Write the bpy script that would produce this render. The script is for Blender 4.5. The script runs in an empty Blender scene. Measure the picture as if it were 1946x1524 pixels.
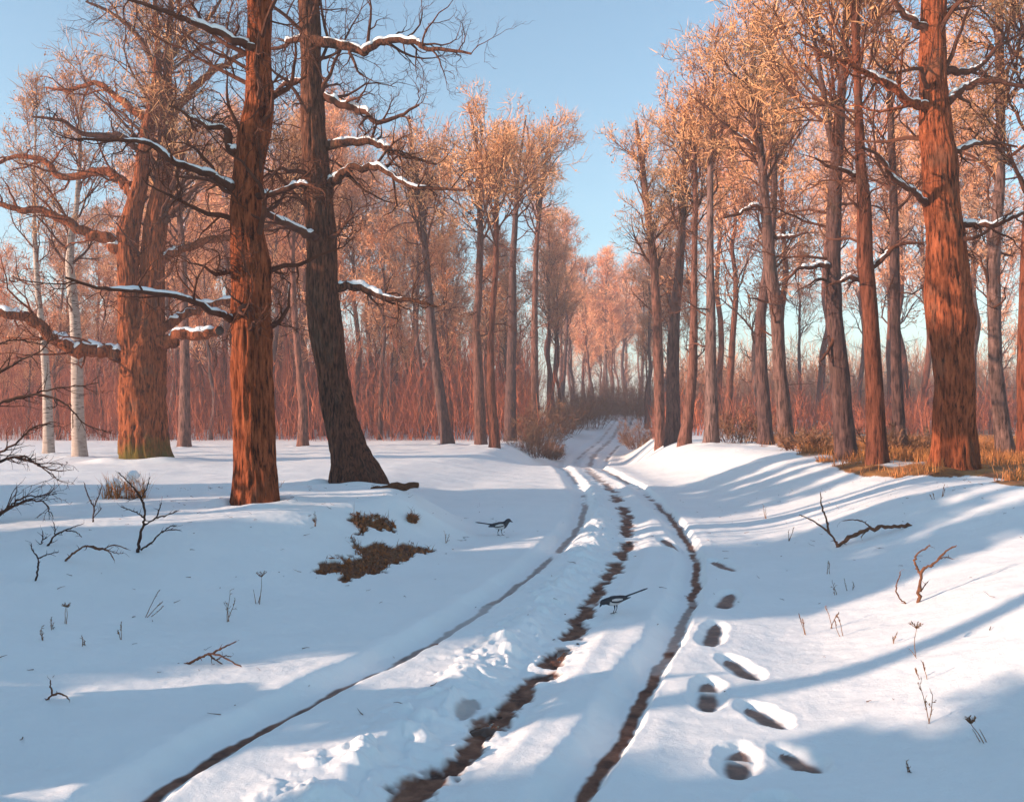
import bpy, math
import numpy as np
from mathutils import Vector

# ------------------------------------------------------------------ set-up
SC = bpy.context.scene
COL = SC.collection
F, CX, HY, CH = 1700.0, 973.0, 800.0, 1.70      # focal length in photo pixels, principal column, horizon row, eye height
SUN_AZ = math.radians(18.0)                     # shadows run this far from +X towards +Y
SUN_EL = math.radians(12.0)
U = np.array([math.cos(SUN_AZ), math.sin(SUN_AZ)])
V = np.array([-math.sin(SUN_AZ), math.cos(SUN_AZ)])


def uv(u, v):
    p = U * u + V * v
    return float(p[0]), float(p[1])


def W(px, py, Y):
    return np.array([(px - CX) / F * Y, Y, CH - (py - HY) / F * Y])


def sstep(a, b, t):
    t = np.clip((t - a) / (b - a), 0, 1)
    return t * t * (3 - 2 * t)


def hsh(ix, iy, iz, seed):
    h = (ix.astype(np.int64) * 374761393 + iy.astype(np.int64) * 668265263 + iz.astype(np.int64) * 2147483647 + seed * 974634421) & 0xFFFFFFFF
    h = ((h ^ (h >> 13)) * 1274126177) & 0xFFFFFFFF
    h = ((h ^ (h >> 16)) * 2246822519) & 0xFFFFFFFF
    return ((h ^ (h >> 15)) & 0xFFFFFF) / float(0xFFFFFF)


def vnoise(x, y, z=None, seed=0):
    x = np.asarray(x, float); y = np.asarray(y, float)
    z = np.zeros_like(x) if z is None else np.asarray(z, float)
    ix, iy, iz = np.floor(x), np.floor(y), np.floor(z)
    fx, fy, fz = x - ix, y - iy, z - iz
    fx = fx * fx * (3 - 2 * fx); fy = fy * fy * (3 - 2 * fy); fz = fz * fz * (3 - 2 * fz)
    r = 0
    zs = (0, 1) if np.any(fz) else (0,)
    for dz in zs:
        wz = fz if dz else (1 - fz)
        for dy in (0, 1):
            wy = fy if dy else (1 - fy)
            for dx in (0, 1):
                wx = fx if dx else (1 - fx)
                r = r + hsh(ix + dx, iy + dy, iz + dz, seed) * wx * wy * wz
    return r * 2 - 1


def fbm(x, y, z=None, seed=0, o=3):
    r, a, s = 0, 1.0, 0
    for k in range(o):
        f = 2.03 ** k
        r = r + a * vnoise(x * f, y * f, None if z is None else z * f, seed + k)
        s += a; a *= .5
    return r / s


# ------------------------------------------------------------------ terrain
def rut_table(pts, far):
    a = [((px - CX) / F * (F * CH / (py - HY)), F * CH / (py - HY)) for px, py in pts]
    a += [((px - CX) / F * Y, Y) for px, Y in far]
    a.sort(key=lambda p: p[1])
    xs = [p[0] for p in a]; ys = [p[1] for p in a]
    g = (xs[2] - xs[0]) / (ys[2] - ys[0])
    ys = [ys[0] - 40] + ys + [400]; xs = [xs[0] - 40 * g] + xs + [xs[-1] + 40]
    L = np.linspace(math.log(2.0), math.log(400), 1500)
    x = np.interp(np.exp(L), ys, xs)
    k = np.hanning(61); k /= k.sum()
    xp = np.interp(np.arange(-80, 1580), np.arange(1500), x)
    xp[:80] = x[0]; xs2 = np.convolve(xp, k, 'same')[80:-80]
    n = 60
    xs2[:n] = x[:n]
    return L, xs2, g, xs2[0]


MIDF = [(1122, 55), (1162, 70), (1174, 85), (1183, 100)]
LEFT = rut_table([(215, 1524), (400, 1420), (600, 1310), (800, 1215), (950, 1120), (1060, 1040), (1100, 985), (1112, 945), (1090, 905), (1065, 883)],
                 [(p - 0.9 * F / y, y) for p, y in MIDF])
MID = rut_table([(760, 1524), (850, 1430), (960, 1340), (1080, 1200), (1150, 1100), (1190, 1030), (1195, 980), (1165, 930), (1110, 885)], MIDF)
RIGHT = rut_table([(1085, 1524), (1130, 1440), (1215, 1310), (1265, 1230), (1305, 1150), (1325, 1080), (1310, 1030), (1275, 975), (1220, 925), (1140, 885)],
                  [(p + 0.9 * F / y, y) for p, y in MIDF])


def rutx(T, Y):
    L, x, g, x0 = T
    Yc = np.maximum(Y, 2.0)
    return np.interp(np.log(Yc), L, x) + np.minimum(Y - 2.0, 0) * g


def road_z(Y):
    return np.interp(Y, [-60, 27, 32, 35, 39, 44, 50, 55, 70, 85, 100, 130, 300, 900], [0, 0, .03, -.05, -.42, -.85, -.85, -.55, .3, 1.0, 1.7, 2.6, 3.2, 4])


def base_h(x, Y):
    zr = road_z(Y)
    xl, xr = rutx(LEFT, Y), rutx(RIGHT, Y)
    # left bank
    off = np.interp(Y, [0, 8, 11, 13, 15, 17, 22, 28, 36, 60], [1.0, 1.0, 1.05, 1.15, 1.6, 2.5, 2.7, 2.0, .7, .7])
    wid = np.interp(Y, [0, 8, 11, 13, 15, 17, 20, 28, 36, 60, 120], [4.5, 4.0, 2.6, 1.5, 1.5, 2.0, 2.6, 4.0, 3.0, 3.0, 6])
    pl = np.interp(Y, [-60, 0, 8, 11, 13.5, 15.5, 18, 21, 25, 32, 45, 60, 100, 300, 900], [.3, .3, .36, .53, .66, .57, .33, .28, .22, .28, .42, .5, 1.7, 3.0, 4])
    sl = sstep(0, 1, (-(x - xl) - off) / wid)
    # right bank
    offr = np.interp(Y, [0, 6, 12, 20, 36, 60], [.9, .8, .7, .7, .6, .7])
    widr = np.interp(Y, [0, 6, 12, 17, 22, 36, 60, 120], [3.6, 3.6, 3.8, 4.4, 3.6, 3.0, 3.0, 6])
    pr = np.interp(Y, [-60, 2, 6, 12, 16, 20, 30, 45, 60, 100, 300, 900], [.7, .74, .78, .80, .78, .82, .86, .86, .95, 1.8, 3.0, 4])
    sr = sstep(0, 1, ((x - xr) - offr) / widr)
    h = zr + (pl - zr) * sl + (pr - zr) * sr
    # broad drifts
    h = h + .05 * fbm(x * .35, Y * .35, seed=3) * (sl + sr) + .02 * fbm(x * .9, Y * .9, seed=9, o=2)
    # drifts and hollows of the right bank
    h = h + .10 * sr * np.sin(Y * .9 + x * .35 + 1.2) * np.exp(-((Y - 10) / 8) ** 2)
    return h


def gp(px, py, lo=2.5, hi=200):
    Y = np.geomspace(lo, hi, 3000)
    x = (px - CX) / F * Y
    d = CH - (py - HY) / F * Y - base_h(x, Y)
    i = np.argmax(d <= 0)
    if d[i] > 0:
        i = len(Y) - 1
    return np.array([x[i], Y[i], float(base_h(x[i:i + 1], Y[i:i + 1])[0])])


def gz(x, y):
    return float(base_h(np.array([float(x)]), np.array([float(y)]))[0])


FEET = [((1262, 1024), (1284, 1038)), ((1358, 1066), (1392, 1082)), ((1388, 1126), (1372, 1150)), ((1360, 1185), (1347, 1222)),
        ((1385, 1250), (1432, 1284)), ((1346, 1292), (1345, 1340)), ((1425, 1338), (1480, 1376)), ((1405, 1420), (1398, 1465)),
        ((1492, 1424), (1548, 1456)), ((1478, 1512), (1470, 1540)), ((900, 1322), (878, 1352)), ((832, 1440), (812, 1452))]
FEETW = [(gp(*a), gp(*b)) for a, b in FEET]


TRUNKS = [(*gp(a, b)[:2], w / 2 / F * gp(a, b)[1]) for a, b, w in ((487, 956, 80), (680, 920, 88), (278, 876, 90), (150, 869, 25), (93, 862, 20), (1813, 893, 82), (915, 846, 22), (942, 852, 20), (850, 845, 24), (573, 848, 20), (350, 850, 22), (1494, 849, 29), (1456, 846, 28), (1352, 843, 27))]


def in_poly(px, py, poly):
    r = np.zeros(px.shape, bool)
    n = len(poly)
    for i in range(n):
        x1, y1 = poly[i]; x2, y2 = poly[(i + 1) % n]
        if y1 == y2:
            continue
        c = ((y1 > py) != (y2 > py)) & (px < (x2 - x1) * (py - y1) / (y2 - y1) + x1)
        r ^= c
    return r


SOIL_POLYS = [[(598, 1078), (620, 1062), (650, 1062), (675, 1066), (672, 1044), (662, 1020), (680, 1030), (690, 1040), (708, 1036), (725, 1028), (740, 1040), (766, 1038), (776, 1030),
               (795, 1040), (822, 1044), (820, 1052), (785, 1054), (775, 1068), (740, 1072), (735, 1088), (700, 1090), (660, 1106), (640, 1092), (610, 1088)],
              [(666, 976), (690, 980), (705, 980), (725, 982), (748, 996), (748, 1005), (720, 1002), (698, 996), (697, 1010), (684, 1010), (672, 996)],
              [(776, 984), (792, 984), (790, 996), (778, 994)], [(588, 982), (604, 986), (606, 992), (592, 988)], [(868, 1020), (884, 1021), (888, 1026), (870, 1025)]]
LITTER = [(1440, 842), (1500, 850), (1560, 880), (1590, 893), (1640, 905), (1700, 914), (1760, 905), (1850, 900), (1890, 912), (1946, 922), (2100, 935), (2400, 850), (2400, 800), (1440, 800)]


def soil_world(polys):
    out = []
    for poly in polys:
        out.append([tuple(gp(a, b)[:2]) for a, b in poly])
    return out


SOILW = soil_world(SOIL_POLYS)


def full_h(x, Y):
    h = base_h(x, Y)
    near = np.where((Y > 2) & (Y < 130))
    mud = np.zeros_like(h); soil = np.zeros_like(h); litter = np.zeros_like(h)
    xn, yn = x[near], Y[near]
    hn = np.zeros_like(xn); mn = np.zeros_like(xn)
    sc = 1 + np.clip(yn - 8, 0, 60) / 30
    fade = 1 - sstep(95, 125, yn)
    wob = .025 * vnoise(yn * 2.2, yn * 0, seed=21)
    gate = vnoise(xn * .0 + 5, yn * .75, seed=33) * .5 + .5
    for T, s in ((LEFT, 1), (RIGHT, 2)):
        g = (rutx(T, yn + .05) - rutx(T, yn - .05)) / .1
        d = (xn - rutx(T, yn)) / np.sqrt(1 + g * g)
        d = (d + wob * (1 if s == 1 else -1) + .02 * fbm(xn * 7, yn * 7, seed=40 + s, o=2)) / sc
        pr = np.where(d < 0, sstep(-.25, -.045, d), 1 - sstep(.05, .19 if s == 1 else .13, d))
        hn += -(.084 if s == 1 else .085) * pr * fade * np.clip(sc, 1, 1.5)
        hn += .007 * np.exp(-((d - .24) / .07) ** 2) + .010 * np.exp(-((d + .27) / .08) ** 2)
        gt = sstep(.18, .42, gate + .25 * vnoise(xn * 5, yn * 5, seed=50 + s))
        gt = np.where(yn < 9, np.maximum(gt, .75), gt) * (np.interp(yn, [5, 8], [1, .72]) if s == 1 else 1)
        mn = np.maximum(mn, (1 - sstep(.026, .056, np.abs(d - .015) + .014 * fbm(xn * 14, yn * 14, seed=60, o=2))) * gt * (1 - .35 * sstep(13, 30, yn)))
    g = (rutx(MID, yn + .05) - rutx(MID, yn - .05)) / .1
    dm = (xn - rutx(MID, yn)) / np.sqrt(1 + g * g) / np.clip(sc, 1, 2)
    zone = np.where(dm < 0, sstep(-.42, -.12, dm), 1 - sstep(.10, .32, dm)) * fade
    rough = fbm(xn * 5.5, yn * 5.5, seed=70, o=3)
    rough2 = fbm(xn * 13, yn * 13, seed=75, o=2)
    hn += zone * (-.045 + .022 * rough + .010 * rough2)
    hn += .034 * np.exp(-((dm + .38) / .15) ** 2) * (1 + 1.2 * rough) + .006 * np.exp(-((dm - .30) / .07) ** 2)
    core = 1 - sstep(.050, .105, np.abs(dm + .05 * vnoise(xn * 3.3, yn * 3.3, seed=80)) + .05 * fbm(xn * 9, yn * 9, seed=81, o=2) + .03 * fbm(xn * 27, yn * 27, seed=83, o=2))
    gm = np.where(yn < 8.5, np.maximum(sstep(-.60, -.40, vnoise(xn * .3, yn * 2.7, seed=88) + .3 * vnoise(xn * 4, yn * 4, seed=85)), 1.0 * (yn < 4.7)), sstep(-.70, -.48, vnoise(xn * .3, yn * 1.35, seed=84) + .35 * vnoise(xn * 4, yn * 4, seed=85)))
    hn += -.022 * core * gm * fade
    mn = np.maximum(mn, core * gm * fade * (1 - .4 * sstep(18, 30, yn)))
    # foot prints
    for k, (a, b) in enumerate(FEETW):
        a = a + (a - b) * .10; b = b + (b - a) * .09
        ax = b[:2] - a[:2]; L = np.hypot(*ax) + 1e-6
        rx, ry = xn - a[0], yn - a[1]
        t = np.clip((rx * ax[0] + ry * ax[1]) / L ** 2, 0, 1)
        dx, dy = rx - t * ax[0], ry - t * ax[1]
        d = np.hypot(dx, dy)
        w = .084 * np.clip(1 - .97 * (2 * t - 1) ** 2, .03, 1) ** .5 * (1 - .24 * np.exp(-((t - .44) / .15) ** 2)) * (1 if a[1] < 8 else 1.25)
        d = d + .012 * fbm(xn * 13, yn * 13, seed=90 + k, o=3)
        dep = .038 if k < 10 else .02
        hn += -dep * (1 - sstep(w * .8, w * .9 + .075, d)) + .004 * np.exp(-((d - w - .06) / .03) ** 2)
        bar = np.exp(-((t - .40) / .055) ** 2)
        mn = np.maximum(mn, (.92 * (1 - sstep(w * .5, w * 1.1, d))) * (1 - .75 * bar * (k in (5, 7))) * (1. if k < 10 else .6))
        hn += .015 * bar * (1 - sstep(w * .7, w * 1.2, d)) * (k in (5, 7))
    # drifts and hollows round the trunks
    for (bx_, by_, br_) in TRUNKS:
        d = np.hypot(xn - bx_, (yn - by_)); m_ = d < br_ * 5
        if m_.any():
            a_ = np.arctan2(yn[m_] - by_, xn[m_] - bx_)
            hn[m_] += br_ * .22 * np.exp(-((d[m_] - br_ * 1.7) / (br_ * .7)) ** 2) * (.6 + .6 * vnoise(np.cos(a_) * 1.6 + bx_, np.sin(a_) * 1.6, seed=120)) - .05 * np.exp(-((d[m_] - br_ * 1.05) / (br_ * .2)) ** 2)
    # crumbled snow thrown up beside the middle rut
    cr_ = np.exp(-((dm + .40) / .24) ** 2) * (yn < 25)
    hn += cr_ * (.055 * np.maximum(0, fbm(xn * 8, yn * 8, seed=131, o=3) - .05) ** .7 * 1.3)
    # tiny snow lumps
    hn += .008 * fbm(xn * 4, yn * 4, seed=11, o=3) + .016 * fbm(xn * 1.1, yn * 1.1, seed=12, o=2) + .0035 * rough2 * (yn < 14)
    h[near] += hn; mud[near] = mn
    # bare soil, dry litter
    jx = x + .10 * fbm(x * 7, Y * 7, seed=101, o=3); jy = Y + .30 * fbm(x * 7 + 40, Y * 5, seed=102, o=3)
    for poly in SOILW:
        xs = [p[0] for p in poly]; ys = [p[1] for p in poly]
        m = (x > min(xs) - .4) & (x < max(xs) + .4) & (Y > min(ys) - .8) & (Y < max(ys) + .8)
        if m.any():
            soil[m] = np.maximum(soil[m], in_poly(jx[m], jy[m], poly).astype(float))
    m = (Y > 9) & (Y < 400) & (x > 0)
    pxx = x[m] / Y[m] * F + CX; pyy = HY + (CH - h[m]) / Y[m] * F
    lit = in_poly(pxx + 22 * fbm(x[m] * 1.3, Y[m] * .8, seed=111), pyy + 14 * fbm(x[m] * 2.1, Y[m] * 1.2, seed=112), LITTER).astype(float)
    lit *= sstep(-.25, .05, fbm(x[m] * .9, Y[m] * .5, seed=113) + .31)
    litter[m] = lit
    h = h - .03 * soil
    h[m] += .03 * lit * np.abs(fbm(x[m] * 3, Y[m] * 3, seed=114))
    return h, mud, soil, litter


# ------------------------------------------------------------------ mesh helpers
class MB:
    def __init__(s):
        s.v = []; s.q = []; s.t = []; s.n = 0; s.qm = []; s.tm = []

    def add(s, v, q=None, t=None, m=0):
        v = np.asarray(v, float).reshape(-1, 3)
        if q is not None and len(q):
            s.q.append(np.asarray(q, np.int64) + s.n); s.qm.append(np.full(len(q), m, np.int32) if np.isscalar(m) else np.asarray(m, np.int32))
        if t is not None and len(t):
            s.t.append(np.asarray(t, np.int64) + s.n); s.tm.append(np.full(len(t), m, np.int32))
        s.v.append(v); s.n += len(v)

    def mesh(s, name, mats, smooth=True):
        me = bpy.data.meshes.new(name)
        v = np.concatenate(s.v) if s.v else np.zeros((0, 3))
        q = np.concatenate(s.q) if s.q else np.zeros((0, 4), np.int64)
        t = np.concatenate(s.t) if s.t else np.zeros((0, 3), np.int64)
        me.vertices.add(len(v)); me.vertices.foreach_set('co', v.astype(np.float32).ravel())
        nl = q.size + t.size
        me.loops.add(nl); me.loops.foreach_set('vertex_index', np.concatenate([q.ravel(), t.ravel()]).astype(np.int32))
        npoly = len(q) + len(t)
        me.polygons.add(npoly)
        ls = np.concatenate([np.arange(len(q)) * 4, q.size + np.arange(len(t)) * 3]).astype(np.int32)
        me.polygons.foreach_set('loop_start', ls)
        me.polygons.foreach_set('material_index', np.concatenate((s.qm or [np.zeros(0, np.int32)]) + (s.tm or [np.zeros(0, np.int32)])).astype(np.int32))
        me.polygons.foreach_set('use_smooth', np.full(npoly, smooth))
        for m in (mats if isinstance(mats, (list, tuple)) else [mats]):
            me.materials.append(m)
        me.update(calc_edges=True)
        return me

    def build(s, name, mats, parent=None, smooth=True, origin=None):
        if origin is not None:
            s.v = [a - np.asarray(origin) for a in s.v]
        o = bpy.data.objects.new(name, s.mesh(name, mats, smooth))
        COL.objects.link(o)
        if parent is not None:
            o.parent = parent
        elif origin is not None:
            o.location = origin
        return o


def tag(o, label=None, cat=None, group=None, kind=None):
    if label: o['label'] = label
    if cat: o['category'] = cat
    if group: o['group'] = group
    if kind: o['kind'] = kind
    return o


def empty(name, loc, label, cat, group=None):
    o = bpy.data.objects.new(name, None)
    o.empty_display_size = .3
    COL.objects.link(o); o.location = tuple(float(c) for c in loc)
    return tag(o, label, cat, group)


def copy_tree(o, loc, rz, sc, label=None, group=None):
    c = o.copy(); COL.objects.link(c)
    c.location = tuple(float(k) for k in loc); c.rotation_euler = (0, 0, rz); c.scale = (sc, sc, sc)
    if label: c['label'] = label
    if group: c['group'] = group
    for ch in o.children:
        d = ch.copy(); COL.objects.link(d); d.parent = c
        for g in ch.children:
            e = g.copy(); COL.objects.link(e); e.parent = d
    return c


def nrm(a):
    return a / (np.linalg.norm(a, axis=-1, keepdims=True) + 1e-9)


def frames(paths):
    T = nrm(np.gradient(paths, axis=1))
    N, P, _ = paths.shape
    a = np.where(np.abs(T[:, 0, 2:3]) > .8, np.array([[1., 0, 0]]), np.array([[0, 0, 1.]]))
    n = nrm(np.cross(T[:, 0], a))
    out = np.empty_like(paths)
    for i in range(P):
        n = nrm(n - T[:, i] * np.sum(n * T[:, i], -1, keepdims=True))
        out[:, i] = n
    return T, out, np.cross(T, out)


def tube_data(paths, rad, sides, disp=None):
    N, P, _ = paths.shape
    T, n, b = frames(paths)
    an = np.arange(sides) / sides * 2 * np.pi
    c, s = np.cos(an), np.sin(an)
    R = np.broadcast_to(rad[:, :, None], (N, P, sides)).copy()
    if disp is not None:
        R = R * disp
    vv = paths[:, :, None, :] + R[..., None] * (c[None, None, :, None] * n[:, :, None, :] + s[None, None, :, None] * b[:, :, None, :])
    i = np.arange(N)[:, None, None] * (P * sides) + np.arange(P - 1)[None, :, None] * sides
    k = np.arange(sides)[None, None, :]; k2 = (k + 1) % sides
    q = np.stack([i + k, i + k2, i + sides + k2, i + sides + k], -1).reshape(-1, 4)
    return vv.reshape(-1, 3), q


def add_tubes(mb, paths, rad, sides, m=0):
    if len(paths):
        v, q = tube_data(paths, rad, sides)
        mb.add(v, q, m=m)


def grow(P0, D0, L, n, wig, up, rng):
    p = np.array(P0, float); d = nrm(np.array(D0, float)); L = np.asarray(L, float)[:, None]
    out = [p.copy()]
    for i in range(n):
        d = nrm(d + rng.normal(0, wig, d.shape) + np.array([0, 0, up]))
        p = p + d * L / n
        out.append(p.copy())
    return np.stack(out, 1)


def spawn(paths, rad, k, t0, t1, amin, amax, rng, flat=0.0, up=0.0):
    """k side shoots per path: positions, directions, parent radius and parent length"""
    N, P, _ = paths.shape
    t = (np.linspace(t0, t1, k)[None, :] + rng.uniform(-.5, .5, (N, k)) * (t1 - t0) / max(k, 1)).clip(t0, .999)
    f = t * (P - 1); i = f.astype(int).clip(0, P - 2); fr = (f - i)[..., None]
    ii = np.arange(N)[:, None]
    pos = paths[ii, i] * (1 - fr) + paths[ii, i + 1] * fr
    tan = nrm(paths[ii, i + 1] - paths[ii, i])
    r = rad[ii, i] * (1 - fr[..., 0]) + rad[ii, i + 1] * fr[..., 0]
    q = rng.normal(0, 1, tan.shape); q[..., 2] *= (1 - flat)
    q = nrm(q - tan * np.sum(q * tan, -1, keepdims=True))
    a = rng.uniform(amin, amax, t.shape)[..., None]
    d = np.cos(a) * tan + np.sin(a) * q + np.array([0, 0, up])
    Lp = np.linalg.norm(np.diff(paths, axis=1), axis=-1).sum(1)
    L = np.repeat(Lp[:, None], k, 1) * (1 - .45 * t)
    return pos.reshape(-1, 3), nrm(d.reshape(-1, 3)), r.ravel(), L.ravel()


def taper(N, P, r0, r1):
    t = np.linspace(0, 1, P)[None, :]
    r0 = np.asarray(r0, float).reshape(-1, 1) * np.ones((N, 1)); r1 = np.asarray(r1, float).reshape(-1, 1) * np.ones((N, 1))
    return r0 * (1 - t) ** 1.0 + r1 * t


def strips(mb, paths, k, lmin, lmax, w, rng, m=0, up=0.15, amax=1.2):
    """hair-thin end twigs: three-cornered slivers shooting off the given paths"""
    pos, d, r, L = spawn(paths, np.ones(paths.shape[:2]), k, .1, 1., .25, amax, rng, up=up)
    l = rng.uniform(lmin, lmax, (len(pos), 1))
    sd = nrm(np.cross(d, rng.normal(0, 1, d.shape))) * (w * rng.uniform(.6, 1.4, (len(pos), 1)))
    mid = pos + d * l * .5 + rng.normal(0, .06, d.shape) * l
    tip = pos + d * l + rng.normal(0, .12, d.shape) * l
    v = np.stack([pos - sd * .5, pos + sd * .5, mid + sd * .45, mid - sd * .45, tip], 1)
    n = len(pos); b = np.arange(n)[:, None] * 5
    mb.add(v, b + np.array([[0, 1, 2, 3]]), b + np.array([[3, 2, 4]]), m=m)


def puffs(mb, cen, k, R, w, rng, m=0):
    """little tufts of withered leaves and twig ends round the given points"""
    n = len(cen) * k
    c = np.repeat(cen, k, 0) + rng.normal(0, .30, (n, 3)) * R
    a = nrm(rng.normal(0, 1, (n, 3))); b = nrm(np.cross(a, rng.normal(0, 1, (n, 3))))
    l = (w * (.6 + 2.6 * rng.uniform(0, 1, n) ** 2.2))[:, None]; s = l * rng.uniform(.25, .7, (n, 1))
    v = np.stack([c - a * l, c + b * s, c + a * l, c - b * s], 1)
    mb.add(v, np.arange(n)[:, None] * 4 + np.array([[0, 1, 2, 3]]), m=m)


# ------------------------------------------------------------------ materials
def new_mat(name, rough=.85, spec=.2):
    m = bpy.data.materials.new(name); m.use_nodes = True
    nt = m.node_tree; b = nt.nodes['Principled BSDF']
    b.inputs['Roughness'].default_value = rough
    b.inputs['Specular IOR Level'].default_value = spec
    return m, nt, b


def ramp(nt, fac, stops):
    r = nt.nodes.new('ShaderNodeValToRGB')
    while len(r.color_ramp.elements) < len(stops):
        r.color_ramp.elements.new(.5)
    for e, (p, c) in zip(r.color_ramp.elements, stops):
        e.position = p; e.color = (*c, 1)
    nt.links.new(fac, r.inputs[0])
    return r.outputs[0]


def tex(nt, scale, detail=4, stretch=None, rough=.6, typ='noise', w=None):
    tc = nt.nodes.new('ShaderNodeTexCoord'); out = tc.outputs['Object']
    if stretch:
        mp = nt.nodes.new('ShaderNodeMapping'); mp.inputs['Scale'].default_value = stretch
        nt.links.new(out, mp.inputs[0]); out = mp.outputs[0]
    n = nt.nodes.new('ShaderNodeTexNoise' if typ == 'noise' else 'ShaderNodeTexVoronoi')
    n.inputs['Scale'].default_value = scale
    if typ == 'noise':
        n.inputs['Detail'].default_value = detail; n.inputs['Roughness'].default_value = rough
    nt.links.new(out, n.inputs['Vector'])
    return n.outputs['Fac' if typ == 'noise' else 'Distance']


def mixc(nt, fac, a, b, mode='MIX'):
    mx = nt.nodes.new('ShaderNodeMix'); mx.data_type = 'RGBA'; mx.blend_type = mode
    for i, v in ((0, fac), (6, a), (7, b)):
        if hasattr(v, 'links') or hasattr(v, 'is_linked'):
            nt.links.new(v, mx.inputs[i])
        else:
            mx.inputs[i].default_value = v if i == 0 else (*v, 1)
    return mx.outputs[2]


def bump(nt, b, h, strength, dist):
    bn = nt.nodes.new('ShaderNodeBump'); bn.inputs['Strength'].default_value = strength; bn.inputs['Distance'].default_value = dist
    nt.links.new(h, bn.inputs['Height']); nt.links.new(bn.outputs[0], b.inputs['Normal'])
    return bn


def attr(nt, name):
    a = nt.nodes.new('ShaderNodeAttribute'); a.attribute_name = name
    return a.outputs['Fac']


def bark(name, dark, mid, light, sc=9, moss=False, rand=0.0):
    m, nt, b = new_mat(name, .95, .1)
    n1 = tex(nt, sc, 6, (1, 1, .17), .68)
    n2 = tex(nt, sc * .22, 4, (1, 1, .5))
    c = ramp(nt, n1, [(.40, dark), (.49, mid), (.66, light)])
    c = mixc(nt, ramp(nt, n2, [(.42, (0, 0, 0)), (.64, (.55, .55, .55))]), c, tuple(.72 * k for k in mid))
    c = mixc(nt, ramp(nt, tex(nt, 1.7, 4, (1, 1, .6)), [(.57, (0, 0, 0)), (.67, (.5, .5, .5))]), c, mixc(nt, n1, tuple(.6 * k for k in dark), (.17, .11, .075)))
    if moss:
        tc = nt.nodes.new('ShaderNodeTexCoord'); sp = nt.nodes.new('ShaderNodeSeparateXYZ'); nt.links.new(tc.outputs['Object'], sp.inputs[0])
        ad = nt.nodes.new('ShaderNodeMath'); ad.operation = 'MULTIPLY_ADD'; ad.inputs[1].default_value = 1.6; nt.links.new(tex(nt, 2.2, 4), ad.inputs[0]); nt.links.new(sp.outputs[2], ad.inputs[2])
        f = ramp(nt, ad.outputs[0], [(.85, (.9, .9, .9)), (1.75 / 1.0 if False else .999, (0, 0, 0))])
        md = nt.nodes.new('ShaderNodeMapRange'); md.inputs[1].default_value = moss; md.inputs[2].default_value = moss + .7; md.inputs[3].default_value = .85; md.inputs[4].default_value = 0
        nt.links.new(ad.outputs[0], md.inputs[0])
        c = mixc(nt, md.outputs[0], c, mixc(nt, tex(nt, 14, 4), (.05, .06, .012), (.20, .15, .03)))
    if rand:
        oi = nt.nodes.new('ShaderNodeObjectInfo')
        hs = nt.nodes.new('ShaderNodeHueSaturation')
        mr = nt.nodes.new('ShaderNodeMapRange'); mr.inputs[3].default_value = 1 - rand; mr.inputs[4].default_value = 1 + rand
        nt.links.new(oi.outputs['Random'], mr.inputs[0]); nt.links.new(mr.outputs[0], hs.inputs['Value']); nt.links.new(c, hs.inputs['Color'])
        w1 = nt.nodes.new('ShaderNodeTexWhiteNoise'); w1.noise_dimensions = '1D'; nt.links.new(oi.outputs['Random'], w1.inputs['W'])
        m2 = nt.nodes.new('ShaderNodeMapRange'); m2.inputs[3].default_value = .62; m2.inputs[4].default_value = 1.12; nt.links.new(w1.outputs['Value'], m2.inputs[0]); nt.links.new(m2.outputs[0], hs.inputs['Saturation'])
        c = hs.outputs[0]
    nt.links.new(c, b.inputs['Base Color'])
    bump(nt, b, n1, 1.0, .05)
    return m


def flat(name, col, col2=None, sc=6, rough=.9, rand=0, spec=.15):
    m, nt, b = new_mat(name, rough, spec)
    col2 = col2 or tuple(c * .7 for c in col)
    c = mixc(nt, ramp(nt, tex(nt, sc, 3), [(.35, (0, 0, 0)), (.65, (1, 1, 1))]), col, col2)
    if rand:
        oi = nt.nodes.new('ShaderNodeObjectInfo')
        hs = nt.nodes.new('ShaderNodeHueSaturation')
        mr = nt.nodes.new('ShaderNodeMapRange'); mr.inputs[3].default_value = 1 - rand; mr.inputs[4].default_value = 1 + rand
        nt.links.new(oi.outputs['Random'], mr.inputs[0]); nt.links.new(mr.outputs[0], hs.inputs['Value']); nt.links.new(c, hs.inputs['Color'])
        c = hs.outputs[0]
    nt.links.new(c, b.inputs['Base Color'])
    return m


M = {}
M['bark'] = bark('oak bark', (.035, .013, .008), (.25, .066, .028), (.43, .125, .054), sc=22)
M['bark_moss'] = bark('mossy oak bark', (.035, .013, .007), (.24, .066, .026), (.43, .128, .052), sc=16, moss=1.0)
M['bark_mid'] = bark('wood bark', (.045, .018, .013), (.17, .055, .032), (.29, .095, .055), sc=15, rand=.2)
M['bark_shade_dark'] = bark('grey brown shade toned oak bark', (.026, .013, .010), (.115, .048, .030), (.25, .095, .052), sc=22)  # darker oak bark: shade on the leaning trunk is put into the colour
M['bark_grey'] = bark('purplish grey shade toned bark', (.035, .020, .020), (.105, .058, .052), (.19, .095, .078), sc=15)  # greyer copy of the wood bark, shade of the dim trunks painted in
M['bark_far'] = bark('far bark', (.06, .03, .025), (.16, .062, .042), (.26, .10, .065), sc=8, rand=.3)
M['twig'] = flat('twig bark', (.13, .05, .030), (.075, .030, .020))
M['twig_mid'] = flat('fine twigs', (.56, .24, .105), (.70, .39, .20), sc=.5, rand=.12)
M['twig_far'] = flat('far fine twigs', (.64, .255, .12), (.75, .40, .225), sc=.4, rand=.2)
M['thicket'] = flat('thicket stems', (.20, .050, .036), (.58, .175, .085), sc=.55)
M['bush'] = flat('bush twigs', (.20, .085, .05), (.28, .15, .08), sc=3)
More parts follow.
